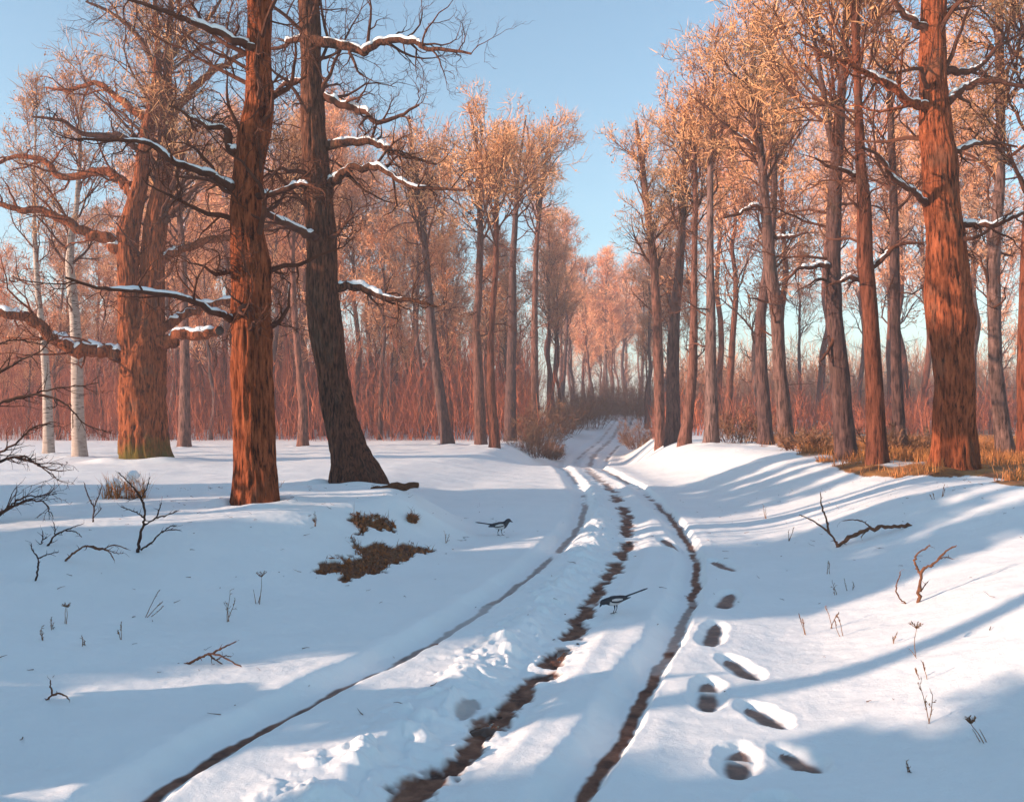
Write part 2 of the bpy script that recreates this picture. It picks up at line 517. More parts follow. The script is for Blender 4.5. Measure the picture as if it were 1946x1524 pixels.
M['dead'] = flat('dead wood', (.20, .085, .045), (.10, .045, .028), sc=25)
M['weed'] = flat('dry weed', (.26, .13, .06), (.16, .075, .04), sc=25)
M['grass'] = flat('dry grass', (.52, .22, .07), (.30, .11, .045), sc=2.2)
M['spruce'] = flat('spruce needles', (.03, .05, .025), (.05, .07, .04))
M['earth'] = flat('bare root earth', (.14, .06, .03), (.07, .03, .018), sc=20)
M['leaf'] = flat('withered leaf', (.50, .20, .08), (.22, .08, .035), sc=18)
M['shrub'] = flat('dark twig', (.075, .036, .024), (.04, .02, .015), sc=20)
M['soot'] = flat('dark broken wood', (.03, .018, .014), (.05, .03, .02))


def mk_snow():
    m, nt, b = new_mat('snow', .62, .25)
    n = tex(nt, 1.3, 5)
    c = ramp(nt, n, [(.3, (.855, .87, .86)), (.7, (.90, .91, .90))])
    mudc = ramp(nt, tex(nt, 9, 5), [(.33, (.06, .026, .016)), (.50, (.165, .070, .042)), (.70, (.29, .14, .085))])
    soilc = ramp(nt, tex(nt, 16, 5), [(.35, (.05, .018, .009)), (.52, (.18, .065, .026)), (.72, (.34, .15, .065))])
    litc = ramp(nt, tex(nt, 3.2, 5), [(.32, (.15, .06, .028)), (.52, (.32, .14, .045)), (.72, (.46, .22, .07))])
    c = mixc(nt, attr(nt, 'mud'), c, mudc)
    c = mixc(nt, attr(nt, 'soil'), c, soilc)
    c = mixc(nt, attr(nt, 'litter'), c, litc)
    nt.links.new(c, b.inputs['Base Color'])
    n2 = tex(nt, 30, 8, rough=.78)
    bump(nt, b, n2, .38, .03)
    return m


M['snow'] = mk_snow()
m, nt, b = new_mat('snow on boughs', .6, .25)
nt.links.new(ramp(nt, tex(nt, 8, 4), [(.3, (.84, .85, .88)), (.7, (.90, .90, .91))]), b.inputs['Base Color']); bump(nt, b, tex(nt, 22, 4), .4, .03)
M['cap'] = m
m, nt, b = new_mat('meltwater', .06, .5)
nt.links.new(ramp(nt, tex(nt, 5, 3), [(.3, (.06, .028, .016)), (.7, (.10, .05, .03))]), b.inputs['Base Color']); bump(nt, b, tex(nt, 14, 2), .05, .01)
M['water'] = m
m, nt, b = new_mat('birch bark', .8, .2)
c = ramp(nt, tex(nt, 7, 5, (.5, .5, 2.6)), [(.34, (.06, .04, .035)), (.40, (.34, .26, .22)), (.70, (.50, .40, .34))])
nt.links.new(c, b.inputs['Base Color']); bump(nt, b, tex(nt, 7, 5, (.5, .5, 2.6)), .5, .02)
M['birch'] = m
M['black'] = flat('black plumage', (.012, .012, .016), (.022, .022, .03), sc=60, rough=.45, spec=.5)
M['white'] = flat('white plumage', (.62, .60, .60), (.5, .48, .48), sc=60, rough=.8)

# ------------------------------------------------------------------ ground sheet
rows = np.concatenate([np.linspace(-60, 2.9, 50), np.geomspace(3.0, 48, 860), np.geomspace(48.3, 140, 170)[0:], np.geomspace(146, 900, 40)])
sd = np.linspace(-.66, .70, 860)
cols = np.concatenate([-np.geomspace(60, .68, 60), sd, np.geomspace(.72, 60, 60)])
RY, CS = np.meshgrid(rows, cols, indexing='ij')
wY = np.where(RY > 0, np.sqrt(np.maximum(RY, 0) ** 2 + 1.0), 1.0) + np.where(RY < 3, (3 - RY) * .15, 0)
GX = CS * wY
GH, mud, soil, litter = full_h(GX.ravel(), RY.ravel())
nr, nc = GX.shape
mb = MB()
ii = np.arange(nr - 1)[:, None] * nc + np.arange(nc - 1)[None, :]
mb.add(np.stack([GX.ravel(), RY.ravel(), GH], 1), np.stack([ii, ii + 1, ii + nc + 1, ii + nc], -1).reshape(-1, 4))
ground = mb.build('ground', M['snow'])
for nm, a in (('mud', mud), ('soil', soil), ('litter', litter)):
    at = ground.data.attributes.new(nm, 'FLOAT', 'POINT'); at.data.foreach_set('value', a.astype(np.float32))
tag(ground, 'snowy ground with a rutted cart track curving through it', None, None, 'structure')


def add_puddle(px, py, wx, wy, rot, label):
    p = gp(px, py)
    rng = np.random.default_rng(int(px))
    n = 28; a = np.arange(n) / n * 2 * np.pi
    r = 1 + .22 * np.sin(3 * a + rng.uniform(0, 6)) + .12 * np.sin(5 * a + rng.uniform(0, 6))
    x = wx * r * np.cos(a); y = wy * r * np.sin(a)
    x, y = x * math.cos(rot) - y * math.sin(rot), x * math.sin(rot) + y * math.cos(rot)
    z0 = float(np.min(full_h(p[0] + x * .6, p[1] + y * .6)[0])) + .014
    top = np.stack([p[0] + x, p[1] + y, np.full(n, z0)], 1); c = np.array([[p[0], p[1], z0]])
    bt = top.copy(); bt[:, 2] -= .05
    k = np.arange(n); k2 = (k + 1) % n
    mb = MB(); mb.add(np.concatenate([top, bt, c]), np.stack([k + n, k2 + n, k2, k], 1), np.stack([k, k2, np.full(n, 2 * n)], 1))
    o = mb.build('puddle', M['water'], origin=(p[0], p[1], z0))
    tag(o, label, 'puddle', 'meltwater puddles in the middle rut')


add_puddle(1196, 1021, .07, .28, -.1, 'small amber meltwater puddle at the far bend of the middle rut')
add_puddle(1078, 1226, .07, .30, -.25, 'meltwater puddle reflecting the sky below the pecking magpie')
add_puddle(926, 1362, .07, .17, -.5, 'amber puddle in the middle rut next to a lone boot print')

# ------------------------------------------------------------------ trees
BARK_SEED = [0]


def trunk_mesh(pts, rad, sides, step, flare=.5, flare_h=.5, rough=.05, seed=1, lobes=5, knots=()):
    """round, ridged trunk along pts (bottom to top)"""
    pts = np.asarray(pts, float); rad = np.asarray(rad, float)
    L = np.concatenate([[0], np.cumsum(np.linalg.norm(np.diff(pts, axis=0), axis=1))])
    n = max(8, int(L[-1] / step)); s = np.linspace(0, L[-1], n)
    path = np.stack([np.interp(s, L, pts[:, k]) for k in range(3)], 1)
    r = np.interp(s, L, rad)
    kw = max(3, int(.35 / step) | 1); ker = np.hanning(kw + 2); ker /= ker.sum()
    pad = len(ker)
    for arr in [path[:, 0], path[:, 1], r]:
        e = np.concatenate([np.full(pad, arr[0]), arr, np.full(pad, arr[-1])])
        arr[:] = np.convolve(e, ker, 'same')[pad:-pad]
    h = s
    an = np.arange(sides) / sides * 2 * np.pi
    A, Hh = np.meshgrid(an, h)
    Rm = r[:, None]
    cx, cy = np.cos(A), np.sin(A)
    k1 = vnoise(cx * 6.5 + 9, cy * 6.5, Hh * 2.0, seed) ; k2 = vnoise(cx * 11, cy * 11 + 3, Hh * 3.2, seed + 5)
    k3 = vnoise(cx * 1.3, cy * 1.3, Hh * .55 + 7, seed + 9)
    ridg = 1 - np.abs(k1) * 2
    d = 1 + rough * (.8 * np.minimum(ridg, .35) + .5 * k2) + .07 * k3
    fl = np.exp(-np.maximum(Hh - .25, 0) / flare_h)
    d = d + fl * flare * (.55 + .6 * np.maximum(0, np.cos(A * lobes + seed)) ** 1.5 + .25 * k3)
    for (kh, ka, ks, kz) in knots:
        da = np.arctan2(np.sin(A - ka), np.cos(A - ka))
        g = np.exp(-((Hh - kh) / ks) ** 2 - (da / .32) ** 2)
        d = d + kz * g - kz * 1.1 * np.exp(-((Hh - kh) / (ks * .4)) ** 2 - (da / .14) ** 2)
    mb = MB()
    v, q = tube_data(path[None], r[None], sides, d[None])
    mb.add(v, q)
    # close the top
    c = path[-1] + np.array([0, 0, r[-1] * .3]); base = (n - 1) * sides; k = np.arange(sides)
    mb.add(np.concatenate([v[base:], c[None]]), None, np.stack([k, (k + 1) % sides, np.full(sides, sides)], 1))
    return mb, path, r


def smooth_path(pts, n):
    pts = np.asarray(pts, float)
    P = np.concatenate([[2 * pts[0] - pts[1]], pts, [2 * pts[-1] - pts[-2]]])
    out = []
    m = len(pts) - 1
    for u in np.linspace(0, m - 1e-6, n):
        i = int(u); t = u - i
        p0, p1, p2, p3 = P[i:i + 4]
        out.append(.5 * ((2 * p1) + (-p0 + p2) * t + (2 * p0 - 5 * p1 + 4 * p2 - p3) * t * t + (-p0 + 3 * p1 - 3 * p2 + p3) * t ** 3))
    return np.array(out)


def twigs_on(mb, path, rad, rng, dens=3.0, lmul=1.0, levels=3, fine=0, up=.03, m=0, wig=.30):
    """crooked side shoots, shoots of shoots, and hair-fine ends"""
    L = np.linalg.norm(np.diff(path[0], axis=0), axis=1).sum()
    k = max(3, int(L * dens))
    p, d, r, Lp = spawn(path, rad, k, .22, 1., .5, 1.25, rng, up=up)
    l = Lp * rng.uniform(.22, .52, len(p)) * lmul + .15
    a = grow(p, d, l, 7, wig, up, rng); ra = taper(len(a), 8, np.clip(r * .5, .010, .05), .004)
    add_tubes(mb, a, ra, 5, m)
    p, d, r, Lp = spawn(a, ra, 4, .2, 1., .45, 1.2, rng, up=up)
    l = Lp * rng.uniform(.35, .7, len(p)) + .06
    b = grow(p, d, l, 5, wig, up, rng); rb = taper(len(b), 6, np.clip(r * .62, .005, .018), .003)
    add_tubes(mb, b, rb, 4, m)
    if levels > 2:
        p, d, r, Lp = spawn(b, rb, 3, .2, 1., .4, 1.1, rng, up=up)
        l = Lp * rng.uniform(.4, .8, len(p)) + .05
        c = grow(p, d, l, 4, wig, up, rng); rc = taper(len(c), 5, np.clip(r * .7, .0035, .009), .002)
        add_tubes(mb, c, rc, 3, m)
        if fine:
            strips(mb, c, fine, .10, .30, .006, rng, m)
    return a, b


def snow_on(path, rad, t0, t1, rng, seed):
    """a lumpy cushion of snow lying along the top of a bough"""
    n = len(path)
    i0, i1 = int(t0 * (n - 1)), max(int(t1 * (n - 1)), int(t0 * (n - 1)) + 4)
    i1 = min(i1, n - 1)
    m = (i1 - i0) * 3
    u = np.linspace(i0, i1, m)
    p = np.stack([np.interp(u, np.arange(n), path[:, k]) for k in range(3)], 1)
    r = np.interp(u, np.arange(n), rad)
    t = np.linspace(0, 1, m)
    env = np.clip(np.minimum(t / .06, (1 - t) / .12), 0, 1) ** .5
    tz = np.abs(np.gradient(p[:, 2])) / (np.linalg.norm(np.gradient(p, axis=0), axis=1) + 1e-6)
    th = (r * .6 + .014) * env * np.clip(.95 + .75 * vnoise(t * 9, t * 0, seed=seed) + .3 * vnoise(t * 25, t * 0, seed=seed + 3), .12, 1.7) * np.clip(1.35 - tz, .35, 1)
    w = (r * .92 + .008) * env * np.clip(.95 + .35 * vnoise(t * 11, t * 0 + 5, seed=seed), .5, 1.15)
    sides = 10
    an = np.arange(sides) / sides * 2 * np.pi
    T = nrm(np.gradient(p, axis=0)); side = nrm(np.cross(T, np.array([0, 0, 1.])))
    upv = nrm(np.cross(side, T))
    c = p + upv * (r * .62)[:, None]
    vv = c[:, None, :] + side[:, None, :] * (np.cos(an)[None, :] * w[:, None])[..., None] + upv[:, None, :] * (np.where(np.sin(an) > 0, np.sin(an), np.sin(an) * .35)[None, :] * th[:, None])[..., None]
    mb = MB()
    i = np.arange(m - 1)[:, None] * sides; k = np.arange(sides)[None, :]
    mb.add(vv.reshape(-1, 3), np.stack([i + k, i + (k + 1) % sides, i + sides + (k + 1) % sides, i + sides + k], -1).reshape(-1, 4))
    return mb


def traced_tree(name, label, cat, base, spec, seed, mat='bark', twig='twig', sides=36, step=.05, Y=None, group=None, branches=(), auto=None, crown=None,
                flare=.45, flare_h=.35, rough=.07, extra_top=0, knots=(), stems=(), lobes=5):
    rng = np.random.default_rng(seed)
    g = gp(*base) if Y is None else None
    if g is None:
        x = (base[0] - CX) / F * Y; g = np.array([x, Y, gz(x, Y)])
    Y = g[1]
    root = empty(name, g, label, cat, group)
    zoff = g[2] - W(base[0], base[1], Y)[2]
    spec = sorted(spec, key=lambda s: -s[0])
    pts = []; rad = []
    drift = np.cumsum(rng.normal(0, .03, len(spec)))
    for k, (py, xl, xr) in enumerate(spec):
        p = W((xl + xr) / 2, py, Y); p[1] += drift[k]
        pts.append(p); rad.append((xr - xl) / 2 / F * Y)
    pts = np.array(pts); rad = np.array(rad)
    pts = np.concatenate([[pts[0] * [1, 1, 0] + [0, 0, g[2] - .30]], pts]); rad = np.concatenate([[rad[0]], rad])
    mb, path, r = trunk_mesh(pts, rad, sides, step, flare, flare_h, rough, seed, lobes, knots)
    mb.build('trunk', M[mat], root, origin=g)
    for st in stems:
        sp = np.array([W((xl + xr) / 2, py, Y) + [0, st.get('dy', 0), 0] for py, xl, xr in sorted(st['spec'], key=lambda s: -s[0])])
        sr = np.array([(xr - xl) / 2 / F * Y for py, xl, xr in sorted(st['spec'], key=lambda s: -s[0])])
        mb, pth, rr = trunk_mesh(sp, sr, max(16, sides - 8), step, 0, .3, rough, seed + 31)
        mb.build('stem', M[mat], root, origin=g)
    # limbs drawn one by one
    for bi, bd in enumerate(branches):
        bp = bd['p']; n = len(bp)
        dy = bd.get('dy', rng.uniform(-.35, .35)) * abs(bp[-1][0] - bp[0][0]) / F * Y
        P3 = np.array([W(px, py, Y) + [0, dy * (k / (n - 1)), 0] for k, (px, py) in enumerate(bp)])
        nn = max(16, 6 * n)
        path3 = smooth_path(P3, nn)
        jit = rng.normal(0, 1, (nn, 3)); jit = (jit + np.roll(jit, 1, 0)) * .5; jit[0] = 0
        rr = np.interp(np.linspace(0, 1, nn), [0, .12, 1], [bd['r'][0] * 1.25, bd['r'][0], bd['r'][1]]) / F * Y
        path3 = path3 + jit * rr[:, None] * .35
        mb = MB()
        add_tubes(mb, path3[None], rr[None], 9)
        if bd.get('stub'):
            mb2 = MB()
        else:
            twigs_on(mb, path3[None], rr[None], rng, bd.get('dens', 3.2), bd.get('lm', 1.0), bd.get('lv', 3), bd.get('fine', 2))
        bo = mb.build('branch', [M[bd.get('mat', twig if bd['r'][0] < 9 else mat)]], root, origin=g)
        if bd.get('stub'):
            e = path3[-1]; T = nrm(path3[-1] - path3[-3]); mb2 = MB()
            add_tubes(mb2, np.array([[e - T * .03, e, e + T * .02]]), np.array([[rr[-1] * 1.02, rr[-1] * 1.0, .001]]), 9)
            mb2.build('broken_end', M['soot'], bo, origin=g)
        for (a, b) in bd.get('snow', ()):
            snow_on(path3, rr, a, b, rng, seed + bi).build('snow_cap', M['cap'], bo, origin=g)
    # the free crown
    mb = MB(); made = False
    P1, R1 = path[None], r[None]
    if auto:
        for (py0, py1, k, l0, l1, up) in auto:
            z0, z1 = W(0, py0, Y)[2], W(0, py1, Y)[2]
            t0 = np.interp(z0, path[:, 2], np.linspace(0, 1, len(path))); t1 = np.interp(z1, path[:, 2], np.linspace(0, 1, len(path)))
            p, d, rr, Lp = spawn(P1, R1, k, t0, t1, .9, 1.5, rng, up=up)
            l = rng.uniform(l0, l1, len(p))
            a = grow(p, d, l, 9, .26, up * .4, rng); ra = taper(len(a), 10, np.clip(rr * .22, .012, .06), .006)
            add_tubes(mb, a, ra, 6)
            for j in range(len(a)):
                twigs_on(mb, a[j:j + 1], ra[j:j + 1], rng, 2.6, 1.0, 3, 2)
            made = True
    if crown:
        fan_crown(mb, P1, R1, Y, rng, **crown); made = True
    if made:
        mb.build('crown', [M[twig], M['twig_mid']], root, origin=g, smooth=False)
    return root, Y


def fan_crown(mb, P1, R1, Y, rng, py0=500, py1=150, n=16, l0=1.5, l1=3.5, up=.30, k2=6, k3=4, ks=6, w=.018, tl=.45, amin=.45, amax=1.1, zr=None, puff=9):
    if zr is None:
        z0, z1 = W(0, py0, Y)[2], W(0, py1, Y)[2]
    else:
        z0, z1 = zr
    zz = P1[0, :, 2]; tt = np.linspace(0, 1, len(zz))
    t0 = float(np.interp(z0, zz, tt)); t1 = float(np.interp(z1, zz, tt))
    p, d, r, Lp = spawn(P1, R1, n, t0, t1, amin, amax, rng, up=up)
    hfrac = (p[:, 2] - z0) / max(z1 - z0, .1)
    l = rng.uniform(l0, l1, n) * (1.15 - .55 * np.clip(hfrac, 0, 1))
    a = grow(p, d, l, 8, .17, up * .22, rng); ra = taper(n, 9, np.clip(r * .42, .02, .09), .012)
    add_tubes(mb, a, ra, 5)
    p, d, r, Lp = spawn(a, ra, k2, .2, 1., .4, 1.0, rng, up=up * .5)
    b = grow(p, d, Lp * rng.uniform(.35, .6, len(p)) + .2, 5, .22, up * .2, rng); rb = taper(len(b), 6, np.clip(r * .6, .010, .04), .007)
    add_tubes(mb, b, rb, 4)
    p, d, r, Lp = spawn(b, rb, k3, .2, 1., .4, 1.0, rng, up=up * .3)
    c = grow(p, d, Lp * rng.uniform(.45, .8, len(p)) + .15, 4, .25, up * .2, rng); rc = taper(len(c), 5, np.clip(r * .7, .006, .015), .004)
    add_tubes(mb, c, rc, 3)
    strips(mb, c, ks, tl * .5, tl * 1.2, w, rng, 1)
    if puff:
        puffs(mb, np.concatenate([b[:, -1], c[rng.integers(0, len(c), len(c) // 2), -1]]), puff, tl * .85, w * 1.15, rng, 1)


OAK = 'oaks in the clearing'
# ---- left of the track
traced_tree('oak_tree', 'straight sunlit oak at the crest of the left snow bank, two knots on its trunk', 'tree', (487, 956),
            [(950, 447, 527), (900, 448, 522), (800, 443, 517), (700, 441, 511), (640, 441, 511), (600, 440, 508), (550, 441, 508), (500, 439, 508), (450, 437, 497), (400, 438, 492), (350, 441, 494),
             (300, 445, 500), (250, 451, 510), (200, 463, 517), (150, 466, 512), (100, 466, 510), (50, 467, 510), (0, 468, 512), (-120, 472, 510), (-260, 478, 508)],
            11, sides=104, step=.03, rough=.15, flare=.16, flare_h=.28, knots=((3.05, 4.45, .10, .18), (2.62, 4.75, .09, .15), (4.3, 4.6, .09, .12)),
            branches=[dict(p=[(455, 362), (430, 352), (400, 338), (350, 325), (325, 303), (300, 297), (250, 300), (205, 305)], r=(8, 2), snow=[(.05, .8)], dy=-.5),
                      dict(p=[(465, 300), (435, 278), (426, 243), (385, 232), (345, 208), (310, 190)], r=(8, 2), snow=[(.02, .25), (.42, .8)], dy=.2),
                      dict(p=[(485, 98), (450, 86), (400, 70), (350, 54), (300, 42), (245, 32)], r=(8, 2), snow=[(.0, .55)], dy=-.4),
                      dict(p=[(450, 604), (420, 598), (385, 580), (355, 574), (310, 572), (268, 573), (225, 560)], r=(7, 2), snow=[(0.02, .82)], dy=-.9),
                      dict(p=[(485, 376), (530, 375), (575, 368), (600, 374), (640, 395)], r=(6, 2), snow=[(.1, .85)], dy=-.8)],
            auto=[(660, 250, 14, .6, 1.7, .1), (250, -100, 14, .9, 2.4, .25)])
traced_tree('oak_tree', 'dark leaning oak mostly in shade, roots spread on the left snow bank', 'tree', (680, 920),
            [(915, 634, 722), (880, 632, 707), (850, 628, 693), (800, 618, 676), (750, 608, 665), (700, 600, 656), (650, 590, 650), (600, 583, 645), (550, 583, 640), (500, 585, 640), (450, 584, 638),
             (400, 580, 632), (350, 576, 628), (300, 575, 622), (250, 574, 618), (200, 572, 615), (150, 572, 610), (100, 571, 606), (50, 568, 607), (0, 566, 603), (-150, 560, 596), (-300, 560, 588)],
            12, mat='bark_shade_dark', sides=100, step=.035, rough=.15, flare=.30, flare_h=.30, lobes=4,
            branches=[dict(p=[(595, 78), (650, 90), (695, 110), (735, 95), (790, 100), (812, 118), (860, 128), (900, 140)], r=(9, 2), snow=[(.06, .72)], dy=-.3),
                      dict(p=[(600, 176), (645, 200), (690, 215), (720, 240), (760, 232), (800, 214)], r=(8, 2), snow=[(.06, .55)], dy=-.2),
                      dict(p=[(605, 282), (660, 276), (710, 280), (740, 295), (770, 312), (835, 332)], r=(9, 2), snow=[(.06, .68)], dy=-.3),
                      dict(p=[(615, 352), (640, 346), (665, 330), (710, 328), (750, 345), (785, 372), (830, 380), (890, 386)], r=(9, 2), snow=[(.06, .86)], dy=-.35),
                      dict(p=[(625, 548), (690, 550), (740, 570), (790, 575), (835, 590)], r=(9, 2), snow=[(.1, .68)], dy=-.2),
                      dict(p=[(612, 465), (590, 452), (560, 440), (520, 420), (485, 405), (462, 395), (420, 398)], r=(8, 2), snow=[(.12, .86)], dy=-1.2),
                      dict(p=[(585, 150), (540, 150), (515, 158), (480, 165)], r=(5, 2), snow=[(.1, .5)], dy=.6),
                      dict(p=[(585, 70), (545, 70), (520, 72), (470, 60)], r=(6, 2), snow=[(.1, .6)], dy=.6)],
            auto=[(520, 250, 12, .9, 2.4, .0), (240, -100, 14, 1.4, 3.4, .2)])
traced_tree('oak_tree', 'old twin stemmed oak with mossy foot and snow laden low bough', 'tree', (278, 876),
            [(870, 234, 318), (850, 232, 317), (800, 232, 315), (750, 231, 313), (700, 232, 312), (660, 233, 312), (620, 246.9, 307.1), (580, 256.2, 307.8), (540, 265.5, 308.5), (480, 267.3, 307.7), (440, 271.4, 312.6), (400, 278.1, 316.9),
             (350, 292.4, 322.6), (300, 299.3, 327.7), (250, 302.1, 327.9), (200, 305.7, 326.3), (150, 308.3, 323.7), (100, 311.0, 323.0), (50, 314.8, 325.2), (0, 318.7, 327.3), (-120, 326.6, 333.4)],
            13, mat='bark_moss', sides=100, step=.05, flare=.26, flare_h=.45, rough=.13,
            stems=[dict(spec=[(690, 236.0, 290.0), (640, 229.0, 280.0), (600, 231.1, 268.9), (550, 230.9, 267.1), (500, 228.9, 265.1), (450, 227.2, 266.8), (400, 242.5, 273.5), (350, 259.0, 284.0), (300, 264.9, 288.1), (250, 272.8, 294.2), (200, 285.4, 302.6), (150, 294.1, 307.9),
                               (100, 298.8, 309.2), (40, 296.7, 305.3), (-30, 292.6, 299.4)], dy=-.18)],
            branches=[dict(p=[(262, 672), (238, 682), (200, 668), (160, 666), (120, 642), (85, 610), (40, 605), (-10, 593), (-60, 570)], r=(15, 6), snow=[(.08, .55), (.66, .8)], dy=-.3, fine=2, dens=1.6),
                      dict(p=[(285, 668), (310, 655), (340, 640), (380, 636), (424, 631)], r=(14, 9), snow=[(.3, .94)], stub=True, dy=-.1),
                      dict(p=[(295, 640), (318, 612), (345, 592), (400, 570), (438, 563), (490, 540)], r=(10, 5), snow=[(.2, .8)], dy=.4, dens=1.6),
                      dict(p=[(255, 500), (230, 475), (205, 458), (160, 440), (115, 415), (60, 410), (20, 395)], r=(13, 4), snow=[(.1, .3)], dy=-.3, dens=1.8),
                      dict(p=[(275, 385), (245, 358), (215, 335), (180, 320), (100, 325), (60, 292), (0, 280), (-60, 300)], r=(11, 3), snow=[(.05, .15)], dy=.2, dens=1.8),
                      dict(p=[(272, 290), (262, 283), (235, 265), (175, 266), (140, 245), (90, 240)], r=(8, 2), snow=[(.1, .35)], dy=-.3, dens=1.8),
                      dict(p=[(285, 245), (262, 215), (235, 195), (200, 165), (155, 142), (100, 150), (50, 140)], r=(9, 2), dy=.3, dens=1.8),
                      dict(p=[(300, 490), (325, 478), (370, 456), (440, 440), (500, 415)], r=(9, 5), dy=.3, snow=[(.15, .4)], dens=1.6),
                      dict(p=[(318, 235), (345, 190), (382, 140), (430, 100), (470, 75)], r=(9, 3), dy=.3, dens=1.8),
                      dict(p=[(312, 420), (330, 405), (360, 380), (390, 352), (430, 335)], r=(7, 3), dy=-.2, dens=1.8),
                      dict(p=[(318, 120), (345, 70), (390, 25), (420, -30)], r=(6, 2), dy=.3, dens=1.8),
                      dict(p=[(300, 140), (270, 80), (230, 40), (180, 20)], r=(6, 2), dy=-.3, dens=1.8)],
            auto=[(600, 330, 8, 1.5, 3.6, .0), (330, -60, 20, 2.2, 5.0, .12)], crown=dict(py0=420, py1=-20, n=30, l0=2.4, l1=5.0, up=.2, amax=1.4, w=.020, tl=.6, puff=5))
# ---- right of the track
R1B = [dict(p=[(1785, 208), (1745, 206), (1710, 195), (1670, 174), (1630, 160), (1590, 145), (1550, 138), (1500, 118)], r=(9, 2), snow=[(.05, .62)], dy=-.3),
       dict(p=[(1775, 70), (1730, 45), (1700, 18), (1672, -10)], r=(8, 3), snow=[(.08, .6)], dy=-.2),
       dict(p=[(1768, 396), (1740, 384), (1710, 370), (1665, 350), (1645, 332), (1625, 325), (1590, 318)], r=(6, 2), snow=[(.05, .85)], dy=-.7),
       dict(p=[(1790, 208), (1808, 186), (1830, 172), (1855, 164), (1895, 174), (1946, 186)], r=(8, 3), snow=[(.1, .6)], dy=-.3),
       dict(p=[(1790, 134), (1830, 136), (1862, 126), (1890, 98), (1920, 74), (1960, 52)], r=(7, 2), snow=[(.15, .55)], dy=.1),
       dict(p=[(1800, 295), (1830, 282), (1860, 270), (1900, 265), (1950, 270)], r=(6, 2), snow=[(.2, .6)], dy=.2),
       dict(p=[(1800, 432), (1830, 430), (1870, 434), (1900, 424), (1925, 412), (1960, 395)], r=(7, 2), snow=[(.12, .8)], dy=-.4),
       dict(p=[(1785, 30), (1808, 18), (1824, 0), (1826, -40)], r=(7, 4), snow=[(.1, .6)], dy=.1)]
traced_tree('oak_tree', 'stout sunlit oak with a bulging knot above dry orange grass on the right bank', 'tree', (1813, 893),
            [(890, 1772, 1855), (850, 1775, 1852), (800, 1772, 1845), (750, 1772, 1840), (700, 1770, 1838), (650, 1766, 1838), (600, 1760, 1842), (560, 1758, 1838), (500, 1760, 1830), (450, 1760, 1825), (400, 1757, 1820),
             (350, 1755, 1815), (300, 1753, 1815), (250, 1752, 1810), (200, 1752, 1805), (150, 1752, 1800), (100, 1750, 1798), (50, 1753, 1795), (0, 1752, 1795), (-150, 1752, 1790), (-300, 1756, 1786)],
            14, sides=104, step=.03, rough=.13, flare=.18, flare_h=.3, branches=R1B, knots=((2.95, 4.75, .16, .14), (2.7, 4.9, .12, .12), (1.6, 4.8, .08, .1)), auto=[(500, 300, 5, .5, 1.2, .0), (300, -120, 9, 1.0, 2.6, .2)])
MIDG = 'trees along the right bank'
fc = dict(twig='twig', mat='bark_mid', sides=22, step=.10, rough=.09, flare=.3)
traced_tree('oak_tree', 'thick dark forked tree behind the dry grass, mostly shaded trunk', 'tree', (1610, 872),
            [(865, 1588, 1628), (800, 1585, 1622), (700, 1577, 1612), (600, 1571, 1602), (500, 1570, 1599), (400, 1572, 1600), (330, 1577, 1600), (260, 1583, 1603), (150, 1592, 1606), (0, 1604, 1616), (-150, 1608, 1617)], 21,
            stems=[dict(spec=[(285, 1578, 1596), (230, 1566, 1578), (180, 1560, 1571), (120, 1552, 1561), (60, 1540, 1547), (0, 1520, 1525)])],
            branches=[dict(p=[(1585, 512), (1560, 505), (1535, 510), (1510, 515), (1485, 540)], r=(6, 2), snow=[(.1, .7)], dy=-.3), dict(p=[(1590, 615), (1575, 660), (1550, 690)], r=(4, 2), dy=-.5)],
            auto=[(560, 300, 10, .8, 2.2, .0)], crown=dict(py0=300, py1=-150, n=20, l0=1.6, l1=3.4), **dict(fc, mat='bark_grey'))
traced_tree('oak_tree', 'slim tree with sunlit patches and snowy stubs left of the stout oak', 'tree', (1666, 880),
            [(870, 1647, 1684), (800, 1644, 1678), (700, 1640, 1670), (600, 1635, 1663), (500, 1626, 1655), (400, 1625, 1650), (300, 1622, 1640), (150, 1620, 1633), (0, 1613, 1630), (-150, 1610, 1624)], 22,
            branches=[dict(p=[(1650, 540), (1620, 528), (1595, 535), (1570, 545)], r=(6, 2), snow=[(.1, .8)], dy=-.3), dict(p=[(1650, 520), (1675, 490), (1700, 470), (1740, 470)], r=(6, 2), snow=[(.1, .5)], dy=-.4),
                      dict(p=[(1635, 345), (1610, 330), (1575, 325), (1540, 310)], r=(5, 2), snow=[(.1, .6)], dy=-.3)],
            auto=[(480, 200, 9, .8, 2.0, .05)], crown=dict(py0=250, py1=-150, n=18, l0=1.5, l1=3.0), **fc)
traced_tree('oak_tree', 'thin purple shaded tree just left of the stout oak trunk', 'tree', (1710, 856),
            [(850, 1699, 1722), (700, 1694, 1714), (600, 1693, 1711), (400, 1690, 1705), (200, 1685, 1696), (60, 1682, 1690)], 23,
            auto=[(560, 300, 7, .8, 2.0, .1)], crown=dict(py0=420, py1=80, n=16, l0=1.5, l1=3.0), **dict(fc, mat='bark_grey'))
traced_tree('oak_tree', 'orange lit slim tree close by the stout oak towards the frame edge', 'tree', (1908, 862),
            [(855, 1895, 1926), (700, 1882, 1906), (600, 1878, 1902), (500, 1876, 1900), (420, 1884, 1904), (350, 1890, 1909), (200, 1895, 1910), (0, 1890, 1904), (-120, 1888, 1898)], 24,
            auto=[(600, 250, 8, .8, 2.0, .1)], crown=dict(py0=350, py1=-100, n=20, l0=1.6, l1=3.2), **fc)
